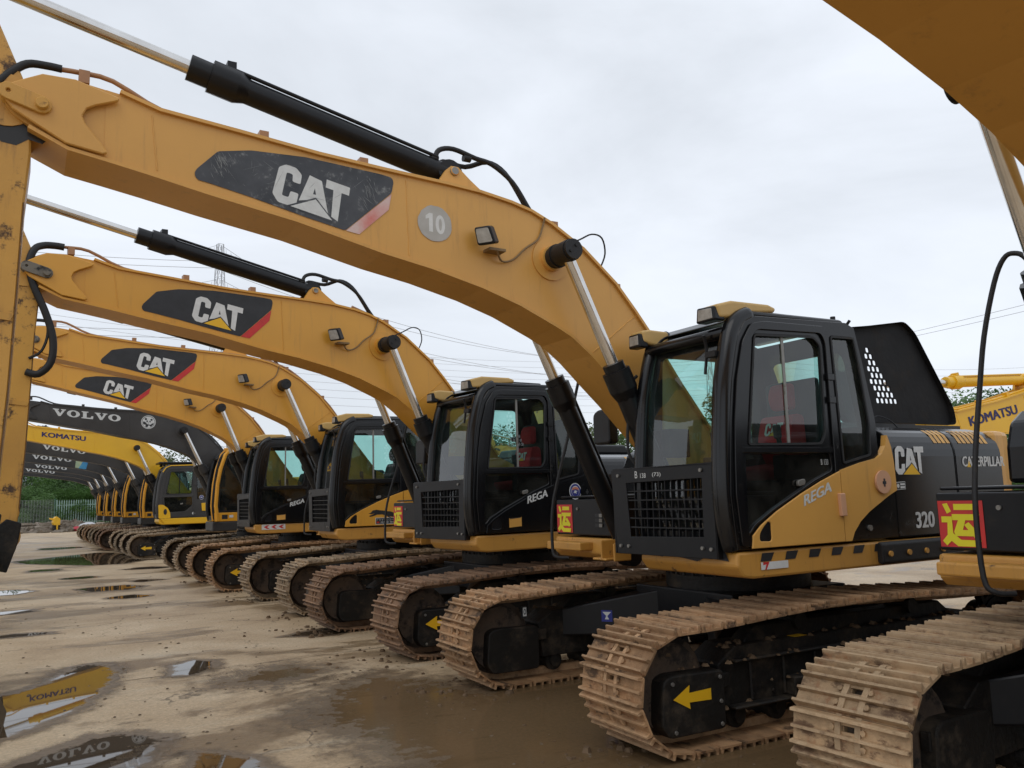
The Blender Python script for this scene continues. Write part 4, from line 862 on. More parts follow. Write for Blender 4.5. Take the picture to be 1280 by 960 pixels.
        if 'emblem' in ext:
            def em(mb):
                f = lambda u, v, w=0: (.045-u, 1.4575+w, 1.67+v)
                poly(mb, circ(0, 0, .088, 28, .095), f, 0); poly(mb, circ(0, 0, .078, 28, .084), f, 1, .0008); poly(mb, circ(0, 0, .058, 24, .062), f, 0, .0016); poly(mb, circ(0, -.005, .052, 24, .055), f, 1, .0024)
                for k in range(4): poly(mb, circ(-.035+k*.023, .038-.006*abs(k-1.5), .012, 10, .016), f, 2, .0032)
                poly(mb, [(-.03, -.02), (-.01, .012), (.03, .0), (.01, -.01), (.02, -.03), (-.005, -.02)], f, 0, .0032)
            P('emblem', [WHG, BLU, mat('orange print', (.6, .2, .1), .5)], em, rs, key='emb')
        if 'panther' in ext:
            P('lettering', WHG, lambda mb: put_text(mb, 'REGA', .30, .085, side(.20, 1.70, 1.4585, U=(-.97, .20), V=(-.06, 1.0)), 0, .035), rs, key='rega3')
            def pn(mb):
                f = lambda u, v, w=0: (.90-u*1.15, 1.4575+w, 1.34+v*1.0)
                body_ = [(.02, .10), (.05, .135), (.10, .145), (.15, .135), (.22, .125), (.30, .11), (.36, .085), (.42, .045), (.47, .03), (.53, .03), (.58, .0), (.53, .02), (.47, .018), (.42, .02), (.40, .01), (.40, -.02), (.37, -.02), (.36, .02), (.33, .03), (.28, .04), (.33, .0), (.30, .0), (.24, .05), (.18, .07), (.11, .07), (.06, .05), (.01, .04), (.0, .055), (.05, .075), (.08, .09), (.03, .08), (-.01, .09)]
                poly(mb, body_, f, 0)
                g_ = lambda u, v, w=0: (.80-u, 1.4575+w, 1.262+v); poly(mb, [(0, 0), (.40, 0), (.40, .10), (0, .10)], g_, 1); poly(mb, [(.008, .008), (.392, .008), (.392, .092), (.008, .092)], g_, 2, .001)
                put_text(mb, 'ドライブレコーダー', .35, .032, lambda u, v, w=0: g_(u+.02, v+.052, .002), 1, .0); poly(mb, [(.02, .018), (.06, .018), (.06, .042), (.02, .042)], g_, 3, .002)
                put_text(mb, '搭載車 録画中', .28, .025, lambda u, v, w=0: g_(u+.08, v+.018, .002), 1, .0)
            P('sticker', [BPR, WHG, BPR, RED], pn, ls, key='pan')
        if 'text320' in ext:
            def c1(mb):
                put_logo(mb, lambda u, v, w=0: (-.315-u*.124, 1.4335+w, 1.718+v*.110), 0, 1, 2)
            def c3(mb):
                put_text(mb, 'CATERPILLAR', .60, .085, side(-1.185, 1.772, 1.4335), 0, .03); poly(mb, [(0, 0), (.05, .0), (.03, .055)], side(-1.245, 1.768, 1.4365), 1)
            P('lettering', WHT, lambda mb: put_text(mb, '320', .235, .125, side(-.508, 1.302, 1.4335), 0, .03), hd, key='t320')
            P('lettering', [WHT, YPR], c3, hd, key='tlong')
            def c4(mb):
                q = side(-.30, 1.60, 1.4335); poly(mb, [(0, 0), (.12, .005), (.12, .065), (0, .06)], q, 0); poly(mb, [(.004, .004), (.116, .009), (.116, .061), (.004, .056)], q, 2, .001); poly(mb, [(.055, .012), (.11, .014), (.11, .03), (.055, .028)], q, 0, .002); poly(mb, [(.055, .036), (.11, .038), (.11, .052), (.055, .050)], q, 0, .002); poly(mb, circ(.028, .032, .016, 10), q, 0, .002)
            P('lettering', [WHT, YPR, BPR], c1, hd, key='hoodtxt'); P('label', [WHT, YPR, BPR], c4, hd, key='hoodlabel')
            def c2(mb):
                f = side(.50, 1.80, 1.4165); put_text(mb, 'B 133 CN', .14, .04, f, 0, -.02)
            P('chalk_writing', WHG, c2, dr_, key='doorchalk')
    if K == 'K':
        P('emblem', [WHG, BLU], lambda mb: [poly(mb, circ(.15, 1.86, .07, 20), lambda u, v, w=0: (u, 1.4325+w, v), 0), poly(mb, circ(.15, 1.86, .06, 20), lambda u, v, w=0: (u, 1.4325+w, v), 1, .001), poly(mb, [(.12, 1.85), (.18, 1.85), (.18, 1.875), (.12, 1.875)], lambda u, v, w=0: (u, 1.4325+w, v), 0, .002), poly(mb, circ(.38, 1.37, .045, 16), lambda u, v, w=0: (u, 1.4325+w, v), 0)], cab, key='kemb')
    # ---- boom
    def boom(mb):
        prof = TOP+list(reversed([(a, b) for a, b in LOW]))
        out = TOP[:-1]+[(.42, 2.15), (.20, 2.05), (.06, 1.97), (.02, 1.85), (.08, 1.72), (.22, 1.66)]+list(reversed(LOW[:-1]))+[(5.63, 3.90), (5.70, 3.98), (5.67, 4.08)]
        core = [p for p in out if p[0] < 5.16]; core = [(5.16, 4.16)]+[p for p in TOP if p[0] < 5.16]+[(.20, 2.05), (.06, 1.97), (.02, 1.85), (.08, 1.72), (.22, 1.66)]+[p for p in reversed(LOW) if p[0] < 5.16]+[(5.16, 3.72)]
        mb.plate(core, [], .40, mapy(-.20))
        for y in (-.197, .162):
            fk = [p for p in TOP if p[0] > 5.0]+[(5.0, 3.9)]+[p for p in reversed(LOW) if p[0] > 5.0]+[(5.63, 3.90), (5.69, 3.98), (5.67, 4.08)]
            mb.plate(rounded(fk, .02, 2), [], .035, mapy(y))
    bo = P('boom', boomm, boom, key='boom', M=B)
    P('flange', boomm, lambda mb: (mb.ribbon([p for p in TOP if p[0] < 5.2], -.225, .225, -.022), mb.ribbon([(a, b-.003) for a, b in LOW if a < 5.6], -.225, .225, .022)), bo, key='flange')
    def welds(mb):
        for x0, z0, x1, z1 in ((4.86, 3.70, 4.90, 4.05), (3.18, 3.36, 3.20, 3.92), (1.60, 2.76, 1.18, 3.08), (1.03, 2.22, .74, 2.50)):
            for s_ in (1, -1): mb.tube([(x0+(x1-x0)*t/12+.002*math.sin(t*2.1), s_*.2005, z0+(z1-z0)*t/12) for t in range(13)], [.0045+.0012*math.sin(t*1.7) for t in range(13)], 5)
    PS('weld_seam', boomm, welds, bo, key='weld')
    def fork(mb):
        o = [(5.573, 4.124), (5.50, 4.165), (5.328, 4.170), (5.088, 4.106), (5.095, 4.085), (5.22, 4.03)]+[(5.265, 4.0), (5.286, 3.951), (5.27, 3.91)]+[(5.16, 3.775), (5.143, 3.745), (5.17, 3.735), (5.366, 3.765), (5.554, 3.87), (5.64, 3.92), (5.69, 3.985), (5.665, 4.07)]
        for y in (.215, -.245): mb.plate(o, [], .03, mapy(y))
    PS('fork_plate', boomm, fork, bo, key='fork', bevel=.006, seg=1)
    def pinp(mb):
        o = arc(5.665, 4.015, .052, -80, 100, 6)+arc(5.495, 3.965, .052, 100, 280, 6)
        mb.plate(o, [circ(5.665, 4.015, .013, 8)], .022, mapy(.247)); mb.cyl((5.495, .25, 3.965), (5.495, .30, 3.965), .035, 12); mb.cyl((5.66, -.28, 4.015), (5.66, .25, 4.015), .05, 14)
    P('pin_lock', [mat('greasy grey steel', (.16, .14, .11), .5, dirt=(.02, .02, .02), dscale=9, dpos=(.45, .6))] if not 'yellowpin' in ext else YELW, pinp, bo, key=('pin', 'yellowpin' in ext), bevel=.004, seg=1)
    # bosses for the boom cylinder pins
    PS('pin_boss', boomm, lambda mb: [(mb.cyl((1.98, s*.20, 3.475), (1.98, s*.212, 3.475), .17, 32), mb.cyl((1.98, s*.20, 3.475), (1.98, s*.25, 3.475), .10, 24)) for s in (1, -1)], bo, key='boss')
    def brk(mb):
        for y in (-.13, .09): mb.plate([(2.45, 3.90), (2.95, 3.92), (2.84, 4.09), (2.80, 4.125), (2.74, 4.125), (2.64, 4.04)], [circ(2.775, 4.085, .022, 12)], .04, mapy(y))
        mb.cyl((2.775, -.15, 4.085), (2.775, .15, 4.085), .035, 14, 1)
    PS('cylinder_bracket', [boomm, STL], brk, bo, key='brk', bevel=.006, seg=1)
    def pipes(mb):
        off = lambda L_, d, y: [(a, y, b+d) for a, b in L_]
        t_ = [p for p in TOP if .6 < p[0] < 5.05]
        hw(mb, [(5.42, .12, 4.27), (5.30, .12, 4.275), (5.12, .12, 4.262), (4.80, .12, 4.12)]+off([p for p in t_ if p[0] < 4.6], .035, .12), .016, 8, 0, 3)
        hw(mb, off([(4.9, 4.10)]+[p for p in t_ if p[0] < 4.6], .03, -.12), .016, 8, 0, 3)
        hw(mb, [(2.3, .06, 3.95), (2.05, .06, 3.86), (1.82, .06, 3.76), (1.45, .06, 3.48), (1.15, .06, 3.2), (.9, .06, 2.85)], .02, 8, 0, 3)
        for x, z in ((5.28, 4.21), (4.2, 4.04), (3.5, 3.98), (1.9, 3.74), (1.3, 3.29)): mb.box(x-.03, x+.03, .08, .16, z-.01, z+.07)
    P('hydraulic_pipe', COP if K == 'A' else boomm, pipes, bo, key='pipes')
    def hoses(mb):
        hw(mb, [(2.90, .05, 4.19), (2.86, .05, 4.27), (2.74, .05, 4.30), (2.55, .05, 4.26), (2.40, .05, 4.235), (2.22, .05, 4.12), (2.08, .05, 3.93), (1.98, .05, 3.80)], .02, 8)
        hw(mb, [(2.84, -.05, 4.17), (2.78, -.05, 4.23), (2.6, -.03, 4.21), (2.42, .0, 4.27), (2.27, .02, 4.20), (2.12, .02, 4.0), (2.0, .0, 3.82)], .02, 8)
        for x, z in ((2.9, 4.20), (2.62, 4.25)): mb.cyl((x-.03, .04, z), (x+.03, .04, z+.0), .03, 8)
    if K == 'A' and detail >= 2: P('hydraulic_hose', RUB, hoses, bo, key='hoses')
    if 'loop' in ext or 'loophose' in ext: P('grease_line', RUB, lambda mb: hw(mb, [(1.85, .24, 3.60), (1.72, .24, 3.66), (1.60, .24, 3.72), (1.50, .24, 3.70), (1.46, .22, 3.58), (1.50, .20, 3.46)], .007, 6), bo, key='loop')
    if K == 'A':
        # boom work light with cable
        wl = P('work_light', BLK2, lambda mb: mb.prism(rounded([(-.075, -.07), (.075, -.07), (.065, .07), (-.065, .07)], .015, 2), .085, lambda u, v, w: (2.64-w*.75-u*.62+v*.28, .33+u*.76-w*.62, 3.545+v*.95+w*.28)), bo, key='bl', bevel=.01)
        P('lens', LEN, lambda mb: mb.prism(rounded([(-.058, -.054), (.058, -.054), (.05, .054), (-.05, .054)], .012, 2), .006, lambda u, v, w: (2.645+w*.75-u*.62+v*.28, .334+u*.76+w*.62, 3.545+v*.95-w*.28)), wl, key='bln')
        P('cable', mat('tan cable', (.22, .14, .06), .6), lambda mb: (hw(mb, [(2.52, .30, 3.46), (2.44, .23, 3.40), (2.33, .215, 3.43), (2.22, .215, 3.53), (2.10, .215, 3.62), (2.05, .215, 3.74), (2.04, .23, 3.80)], .008, 6), mb.box(2.44, 2.58, .20, .30, 3.455, 3.475)), bo, key='blc')
    # boom decals
    if K == 'A' and 'nodecal' not in ext:
        old = 'olddecal' in ext
        def dec(mb):
            d_ = rounded([(4.645, 3.715), (4.633, 3.749), (4.503, 3.892), (4.295, 3.937), (3.936, 3.957), (3.398, 3.93), (3.312, 3.919), (3.297, 3.889), (3.314, 3.802), (3.656, 3.481), (3.935, 3.537), (4.28, 3.616), (4.553, 3.67), (4.627, 3.681)], .01, 1)
            f = lambda u, v, w=0: (u, .2045+w, v)
            poly(mb, d_, f, 0); poly(mb, [(3.314, 3.795), (3.337, 3.676), (3.556, 3.467), (3.650, 3.481)], f, 3, .0)
            put_logo(mb, lambda u, v, w=0: (4.162-.171*u-.0185*v, .2045+w, 3.622-.034*u+.136*v), 1, 2, 0, .001)
        P('decal', [SCR if old else BPR, WHG if old else WHT, WHG if old else YPR, PNK if old else RED], dec, bo, key=('decal', old))
        if old:
            def scr(mb):
                rr = random.Random(8)
                for i in range(130):
                    z_ = rr.choice((0, 1, 1, 2, 2)); x, z = ((rr.uniform(3.45, 4.5), rr.uniform(3.66, 3.92)), (rr.gauss(4.48, .05), rr.gauss(3.80, .06)), (rr.gauss(3.45, .06), rr.gauss(3.78, .07)))[z_]
                    a = rr.gauss(1.15, .25) if z_ else rr.uniform(0, 3.1); L_ = rr.uniform(.02, .11) if z_ else rr.uniform(.02, .2); w_ = rr.uniform(.0004, .0012)*(1.7 if z_ else 1); dx, dz = math.cos(a)*L_, math.sin(a)*L_
                    if not (3.40 < min(x, x+dx) and max(x, x+dx) < 4.55 and max(z, z+dz) < 3.90 and min(z, z+dz) > 3.50+.17*max(0, x-3.5)): continue
                    poly(mb, [(x, z), (x+dx*.5-math.sin(a)*w_, z+dz*.5+math.cos(a)*w_), (x+dx, z+dz), (x+dx*.5+math.sin(a)*w_, z+dz*.5-math.cos(a)*w_)], lambda u, v, w=0: (u, .2045+w, v), 0, .0034+i*.00001)
            o = P('scratches', mat('pale scratch', (.24, .25, .25), .6), scr, bo, key='scratch'); o['kind'] = 'stuff'
            def ten(mb):
                f = lambda u, v, w=0: (2.977-u, .2045+w, 3.626+v); rr = random.Random(3)
                poly(mb, [((.137+rr.uniform(-.006, .003))*math.cos(i*.2244), (.137+rr.uniform(-.006, .003))*math.sin(i*.2244)) for i in range(28)], f, 0)
                h_ = lambda u, v, w=0: f(u, v-.08*u, w+.001); poly(mb, [(-.075, .045), (-.045, .072), (-.018, .072), (-.018, -.068), (-.048, -.068), (-.048, .032), (-.075, .02)], h_, 1); poly(mb, circ(.042, 0, .038, 20, .072), h_, 1, .0, [circ(.042, 0, .013, 14, .046)])
            P('number_sticker', [GDC, WHT], ten, bo, key='ten')
    if K == 'V' and 'text' not in ('',):
        tx = [e for e in ext if isinstance(e, tuple) and e[0] == 'slab']
        for e in tx:
            _, x0, z0, x1, z1, hh = e
            an = math.atan2(z1-z0, x0-x1); ln = math.hypot(x0-x1, z1-z0); A0 = Matrix.Rotation(dr, 4, 'Y')
            # undo the boom raise so the print lands where it was measured
            def un(x, z):
                c, s_ = math.cos(-dr), math.sin(-dr); return (FOOT.x+c*(x-FOOT.x)-s_*(z-FOOT.z), FOOT.z+s_*(x-FOOT.x)+c*(z-FOOT.z))
            X0, Z0 = un(x0, z0); X1, Z1 = un(x1, z1); ux, uz = (X1-X0)/ln, (Z1-Z0)/ln
            P('lettering', WHG, lambda mb: put_slab(mb, lambda u, v, w=0: (X0+ux*u-uz*v*.0, .2045+w, Z0+uz*u+v), ln, hh, 0), bo, key=('slab', loc[1]))
        if 'panda' in ext:
            def pd(mb):
                f = lambda u, v, w=0: (2.775-u*.165, .2045+w, 3.69+v*.165)
                poly(mb, circ(0, 0, 1, 28), f, 0); poly(mb, circ(0, 0, .9, 28), f, 1, .0008); poly(mb, circ(0, -.02, .84, 28), f, 0, .0016)
                for q in (circ(-.35, .45, .17, 10), circ(.42, .35, .16, 10), circ(-.18, .12, .11, 10, .15), circ(.22, .08, .10, 10, .14), circ(.02, -.12, .08, 8, .05), [(-.75, .1), (-.45, .05), (-.15, -.30), (.25, -.38), (.7, -.1), (.72, -.35), (.35, -.72), (.05, -.45), (-.15, -.78), (-.45, -.65), (-.35, -.4), (-.72, -.3)]): poly(mb, q, f, 1, .0024)
            P('emblem', [WHG, BPR], pd, bo, key='panda')
        if 'picture' in ext:
            P('sticker', [mat('pale green print', (.45, .5, .3), .5, var=(.3, .42, .3), scale=6), mat('sea blue print', (.03, .20, .45), .5, var=(.1, .38, .55), scale=5)], lambda mb: (poly(mb, [(3.0, 3.58), (2.57, 3.53), (2.65, 3.22), (3.03, 3.28)], lambda u, v, w=0: (u, .2045+w, v), 0), poly(mb, [(2.74, 3.55), (2.57, 3.53), (2.65, 3.22), (2.92, 3.26)], lambda u, v, w=0: (u, .2055+w, v), 1)), bo, key='pic')
    if K == 'K':
        P('lettering', NVY, lambda mb: put_text(mb, 'KOMATSU', 1.22, .15, side(4.66, 3.80, .2045, U=(-.995, -.10), V=(0, 1)), 0, .045), bo, key='kom')
    # ---- boom cylinders
    pin = rot(1.98, 3.475); ft = (.86, 1.10)
    dv = Vector((pin[0]-ft[0], pin[1]-ft[1])); ln = dv.length; dv.normalize(); gl = Vector(ft)+dv*(ln-.93)
    V3 = lambda p, y: (p[0], y, p[1])
    for s in (1, -1):
        y = s*.42; q = lambda t: V3(Vector(ft)+dv*t, y); g0 = ln-.93
        bc = P('boom_cylinder', cylm if K != 'K' else cylm, lambda mb: (mb.cyl(q(.0), q(g0-.22), .082, 20), mb.cyl(q(g0-.30), q(g0-.22), .084, 8, 0, .112), mb.cyl(q(g0-.22), q(g0-.06), .112, 8), mb.cyl(q(g0-.07), q(g0), .085, 20), mb.cyl((ft[0], y-.07, ft[1]), (ft[0], y+.07, ft[1]), .10, 18), mb.cyl(tuple(Vector(q(.3))+Vector((-.10, 0, .04))), tuple(Vector(q(g0-.2))+Vector((-.10, 0, .04))), .016, 8), mb.cyl(tuple(Vector(q(g0-.16))+Vector((-.11, 0, .05))), tuple(Vector(q(g0-.16))+Vector((.0, 0, .0))), .022, 8)), key=('bc', s, dr))
        rod = part('rod', CHR, lambda mb: mb.cyl(q(g0-.02), q(ln-.06), .046, 20), bc, (K, 'rod', s, dr))
        part('rod_eye', RUB, lambda mb: (mb.cyl((pin[0], s*.25, pin[1]), (pin[0], s*.50, pin[1]), .085, 24), mb.cyl((pin[0], s*.50, pin[1]), (pin[0], s*.53, pin[1]), .078, 24), mb.cyl((pin[0], s*.29, pin[1]), (pin[0], s*.32, pin[1]), .094, 24), mb.cyl((pin[0]-.02, s*.53, pin[1]+.03), (pin[0]-.02, s*.54, pin[1]+.03), .012, 8), mb.cyl((pin[0]+.03, s*.53, pin[1]-.02), (pin[0]+.03, s*.54, pin[1]-.02), .012, 8)), bc, (K, 'eye', s, dr))
    # ---- stick cylinder
    b0, b1 = Vector((2.78, 4.10)), Vector((5.95, 4.815)); u = (b1-b0).normalized(); hd_ = b0+u*1.93
    def sc(mb):
        mb.cyl(V3(b0, 0), V3(hd_-u*.25, 0), .085, 20); mb.cyl(V3(hd_-u*.40, 0), V3(hd_-u*.32, 0), .086, 8, 0, .115); mb.cyl(V3(hd_-u*.32, 0), V3(hd_-u*.14, 0), .115, 8); mb.cyl(V3(hd_-u*.15, 0), V3(hd_, 0), .09, 8); mb.cyl((b0.x, -.08, b0.y), (b0.x, .08, b0.y), .10, 18)
        mb.cyl(tuple(Vector(V3(b0+u*.1, .06))+Vector((0, 0, .085))), tuple(Vector(V3(hd_-u*.3, .06))+Vector((0, 0, .085))), .014, 8)
        mb.box(hd_.x-.30, hd_.x-.24, -.05, .05, hd_.y-.02, hd_.y+.085)
    if not stick_out:
        sc_ = P('stick_cylinder', cylm if K != 'K' else KYEL, sc, key='sc', M=B)
        P('rod', CHR, lambda mb: mb.cyl(V3(hd_-u*.02, 0), V3(b1, 0), .047, 20), sc_, key='scr')
    # ---- stick, bucket
    tp = rot(5.665, 4.015); dT = Matrix.Translation((tp[0]-5.665, 0, tp[1]-4.015))
    if stick_out:   # arm reaching forward
        T_ = S @ dT @ Matrix.Translation((5.665, 0, 4.015)) @ Matrix.Rotation(-1.25, 4, 'Y') @ Matrix.Translation((-5.665, 0, -4.015))
    else: T_ = S @ dT
    if fold is not None: T_ = S @ dT @ Matrix.Translation((5.665, 0, 4.015)) @ Matrix.Rotation(fold, 4, 'Y') @ Matrix.Translation((-5.665, 0, -4.015))
    if K == 'A' or detail >= 0:
        sp = [(5.745, 4.50), (5.90, 4.90), (6.02, 4.93), (6.12, 4.4), (6.17, 3.9), (6.08, 3.0), (5.96, 1.6), (5.86, 1.38), (5.66, 1.38), (5.62, 1.75), (5.59, 2.3), (5.572, 2.9), (5.56, 3.4), (5.54, 3.7), (5.545, 3.9), (5.60, 4.16)]
        def stick(mb): mb.plate(sp, [], .32, mapy(-.16))
        stc = P('stick', boomm if K != 'A' else YELW, stick, key='stick', M=T_, bevel=.012, seg=1)
        PS('weld_plate', boomm if K != 'A' else YELW, lambda mb: [mb.plate([(6.10, 2.75), (5.60, 2.70), (5.585, 2.74), (6.1, 2.79)], [], .012, mapy(.158)), mb.plate(circ(5.68, 4.0, .16, 24), [], .012, mapy(.158)), mb.plate(circ(5.74, 1.50, .14, 20), [], .02, mapy(.158))] and None, stc, key='wp')
        if 'yellowpin' in ext: P('grease', mat('black grease', (.012, .011, .010), .35), lambda mb: mb.plate([(5.60+.21*math.cos(a*.3)*(1+.18*math.sin(a*2.3)), 3.90+.15*math.sin(a*.3)*(1+.2*math.cos(a*1.9))) for a in range(21)], [], 0, mapy(.1615)), stc, key='grease')
        P('wear_strip', mat('bare rusty edge', (.13, .07, .035), .7, dirt=(.4, .2, .05), dscale=20), lambda mb: mb.ribbon([(5.56, 3.4), (5.572, 2.9), (5.59, 2.3), (5.62, 1.75)], .10, .162, .006), stc, key='ws') if detail >= 2 else None
        P('hinge', DRT, lambda mb: (mb.cyl((5.76, -.20, 1.42), (5.76, .20, 1.42), .13, 20), mb.prism([(5.62, 1.45), (5.60, 1.62), (5.72, 1.66), (5.90, 1.5), (5.84, 1.22), (5.70, 1.18)], .05, mapy(.16)), mb.prism([(5.62, 1.45), (5.60, 1.62), (5.72, 1.66), (5.90, 1.5), (5.84, 1.22), (5.70, 1.18)], .05, mapy(-.21))), stc, key='hinge', bevel=.01)
        if not stick_out:
            bcy = P('bucket_cylinder', cylm, lambda mb: (mb.cyl((6.20, 0, 4.0), (6.30, 0, 2.5), .07, 16), mb.cyl((6.30, 0, 2.5), (6.38, 0, 1.95), .04, 14), mb.cyl((6.20, -.1, 4.0), (6.20, .1, 4.0), .08, 14)), key='bcy', M=T_)
            PS('linkage', DRT, lambda mb: [(mb.prism([(5.95, 1.85), (6.40, 1.98), (6.42, 1.90), (5.97, 1.75)], .04, mapy(y)), mb.prism([(6.42, 1.95), (6.34, 1.98), (6.12, 1.30), (6.22, 1.28)], .04, mapy(y))) for y in (-.24, .20)] and None, key='lnk', M=T_, bevel=.008)
            bk = {'A': mat('worn dark steel', (.06, .055, .05), .6, dirt=(.2, .13, .07), dscale=5)}.get(K, boomm)
            if 'tealbucket' in ext: bk = GRN
            def bucket(mb):
                curve = [(5.72, 1.40), (5.67, 1.10), (5.80, .80), (6.05, .58), (6.38, .50), (6.70, .62), (6.92, .90)]
                mb.ribbon(curve, -.52, .52, .025)
                for y in (-.52, .495): mb.plate(curve+[(6.5, 1.25), (6.15, 1.42)], [], .025, mapy(y))
                for i in range(5): mb.prism([(6.90, .88), (6.96, .88), (7.04, 1.10), (7.0, 1.12)], .09, mapy(-.50+i*.228))
            P('bucket', bk, bucket, key=('bucket', 'tealbucket' in ext), M=T_ @ Matrix.Translation((.10 if 'tealbucket' in ext else 0, 0, .02)), bevel=.004, seg=1)
        if K == 'A' and not stick_out:
            def ah(mb):
                hw(mb, [(5.34, .13, 4.27), (5.42, .13, 4.275), (5.52, .15, 4.26), (5.60, .19, 4.20), (5.64, .20, 4.05), (5.60, .20, 3.85), (5.50, .21, 3.60), (5.43, .22, 3.35), (5.44, .22, 3.12), (5.54, .20, 3.0), (5.64, .17, 3.02)], .034, 10)
                hw(mb, [(5.58, .17, 3.8), (5.50, .20, 3.6), (5.47, .2, 3.4), (5.52, .2, 3.22), (5.62, .165, 3.15)], .013, 6)
            P('hydraulic_hose', RUB, ah, key='ah', M=B if not 'shorthose' in ext else B) if 'loophose' in ext else P('hydraulic_hose', RUB, lambda mb: hw(mb, [(5.40, .13, 4.27), (5.48, .13, 4.272), (5.58, .14, 4.255), (5.66, .15, 4.18), (5.72, .16, 4.10)], .024, 10), key='ah2', M=B)
    return root

G_ = 'excavators parked in one long row'
excavator((-.31, 3.76), .073, -.018, 0, 'A', 'Y', 2, 3, 'nearest excavator at the right edge, boom crossing the top right corner, cab out of frame', ext=('nodecal',), stick_out=True, off=(.058, .106))
excavator((0, 0), 0, .0174, 0, 'A', 'Y', 2, 0, 'yellow excavator with the nearest full cab, 320 on its side and its engine hood open', arrow=2,
          ext=('bumper', 'lidopen', 'chalk', 'seatred', 'text320', 'olddecal', 'yellowpin', 'loop'))
excavator((.093, -3.999), .040, .052, -.018, 'A', 'B', 2, 1, 'excavator with all black cab side, plain yellow sticker and round blue emblem behind the door', arrow=1, ext=('strong', 'rega2', 'plate', 'emblem', 'seatred', 'loophose', 'tealbucket'), bx=-.13)
excavator((.119, -8.098), .031, -.056, .018, 'A', 'Y', 2, 2, 'excavator with a leaping black panther sticker on its yellow lower door', arrow=0, ext=('strong', 'panther'))
excavator((.412, -12.354), .007, -.031, .055, 'A', 'B', 2, 0, 'yellow excavator with a red chevron strip under its black cab', arrow=1, ext=('strong', 'rega2', 'plate', 'chevrons'))
excavator((.435, -16.626), -.005, 0, -.01, 'V', 'Y', 2, 2, 'grey-boomed excavator with orange cab posts and a panda emblem on its boom', ext=(('slab', 4.86, 3.79, 3.40, 3.66, .165), 'panda'))
excavator((.879, -24.004), .011, 0, .008, 'K', 'Y', 1, 2, 'bright yellow excavator with dark grey cab standing between the orange-framed ones', arrow=1)
excavator((.978, -27.663), .004, 0, -.02, 'V', 'Y', 1, 2, 'orange-framed excavator with dark boom standing directly behind the bright yellow one', ext=(('slab', 4.52, 3.69, 3.18, 3.50, .15),))
excavator((1.286, -31.177), -.003, 0, -.042, 'V', 'Y', 1, 1, 'dark-boomed excavator whose boom carries a green and blue picture sticker', ext=(('slab', 4.55, 3.54, 3.21, 3.40, .15), 'picture'))
excavator((1.375, -35.056), .003, 0, -.055, 'V', 'Y', 1, 2, 'orange-framed excavator third from the far end of the row', ext=(('slab', 4.40, 3.37, 3.19, 3.24, .13),))
excavator((1.478, -38.846), .004, 0, -.06, 'V', 'Y', 1, 0, 'orange-framed excavator second from the far end of the row', ext=(('slab', 4.69, 3.36, 3.50, 3.23, .13),))
excavator((1.601, -42.233), .004, 0, -.07, 'V', 'Y', 1, 2, 'last excavator of the row at the far left end, nearest to the fence')
# a second row further back
excavator((-11.96, -2.05), -.048, 0, -.281, 'K', 'Y', 1, 2, 'bright yellow excavator in the back row, only its boom showing past the open hood', group='excavators standing in the back row', fold=1.0)
excavator((-19.5, -31.0), .05, 0, -.02, 'A', 'Y', 1, 2, 'yellow excavator of the back row seen through the glass of the second cab', group='excavators standing in the back row', ext=('nodecal',))

# ------------------------------------------------------------------ fence, rubble, buildings at the far left
FG = mat('pale green fence paint', (.30, .42, .36), .5, var=(.22, .33, .28), scale=3)
WIRE = mat('galvanised wire', (.32, .34, .33), .5)
FP = bpy.data.objects.new('fence', None); COL.objects.link(FP); FP.location = (3.0, -71, 0)
tag(FP, 'pale green palisade fence at the far end of the yard, under the trees', 'fence')
def pick(mb):
    for i in range(150):
        x = 1.4-i*.17; mb.prism([(x, .12), (x+.07, .12), (x+.07, 2.2), (x+.035, 2.32), (x, 2.2)], .012, mapy(.03))
    mb.box(-24.2, 1.5, 0, .03, .5, .56); mb.box(-24.2, 1.5, 0, .03, 1.85, 1.91)
o = part('pale', FG, pick, FP); o['kind'] = 'stuff'
for i in range(10): part('post', FG, lambda mb: mb.box(-.05, .05, -.06, .03, 0, 2.3), FP, key='fpost', M=Matrix.Translation((1.45-i*2.75, -.03, 0)))
F2 = bpy.data.objects.new('fence', None); COL.objects.link(F2); F2.location = (4.6, -70, 0)
tag(F2, 'wire mesh fence left of the palisade, with thin green posts', 'fence')
def mesh_(mb):
    for i in range(90): x = i*.2; mb.box(x, x+.012, 0, .012, .05, 2.3)
    for i in range(24): mb.box(0, 18, 0.012, .022, .05+i*.098, .062+i*.098)
o = part('wire_mesh', WIRE, mesh_, F2); o['kind'] = 'stuff'
for i in range(7): part('post', mat('green post paint', (.03, .13, .08), .5), lambda mb: mb.cyl((0, 0, 0), (0, 0, 2.4), .04, 8), F2, key='f2post', M=Matrix.Translation((i*3., -.05, 0)))
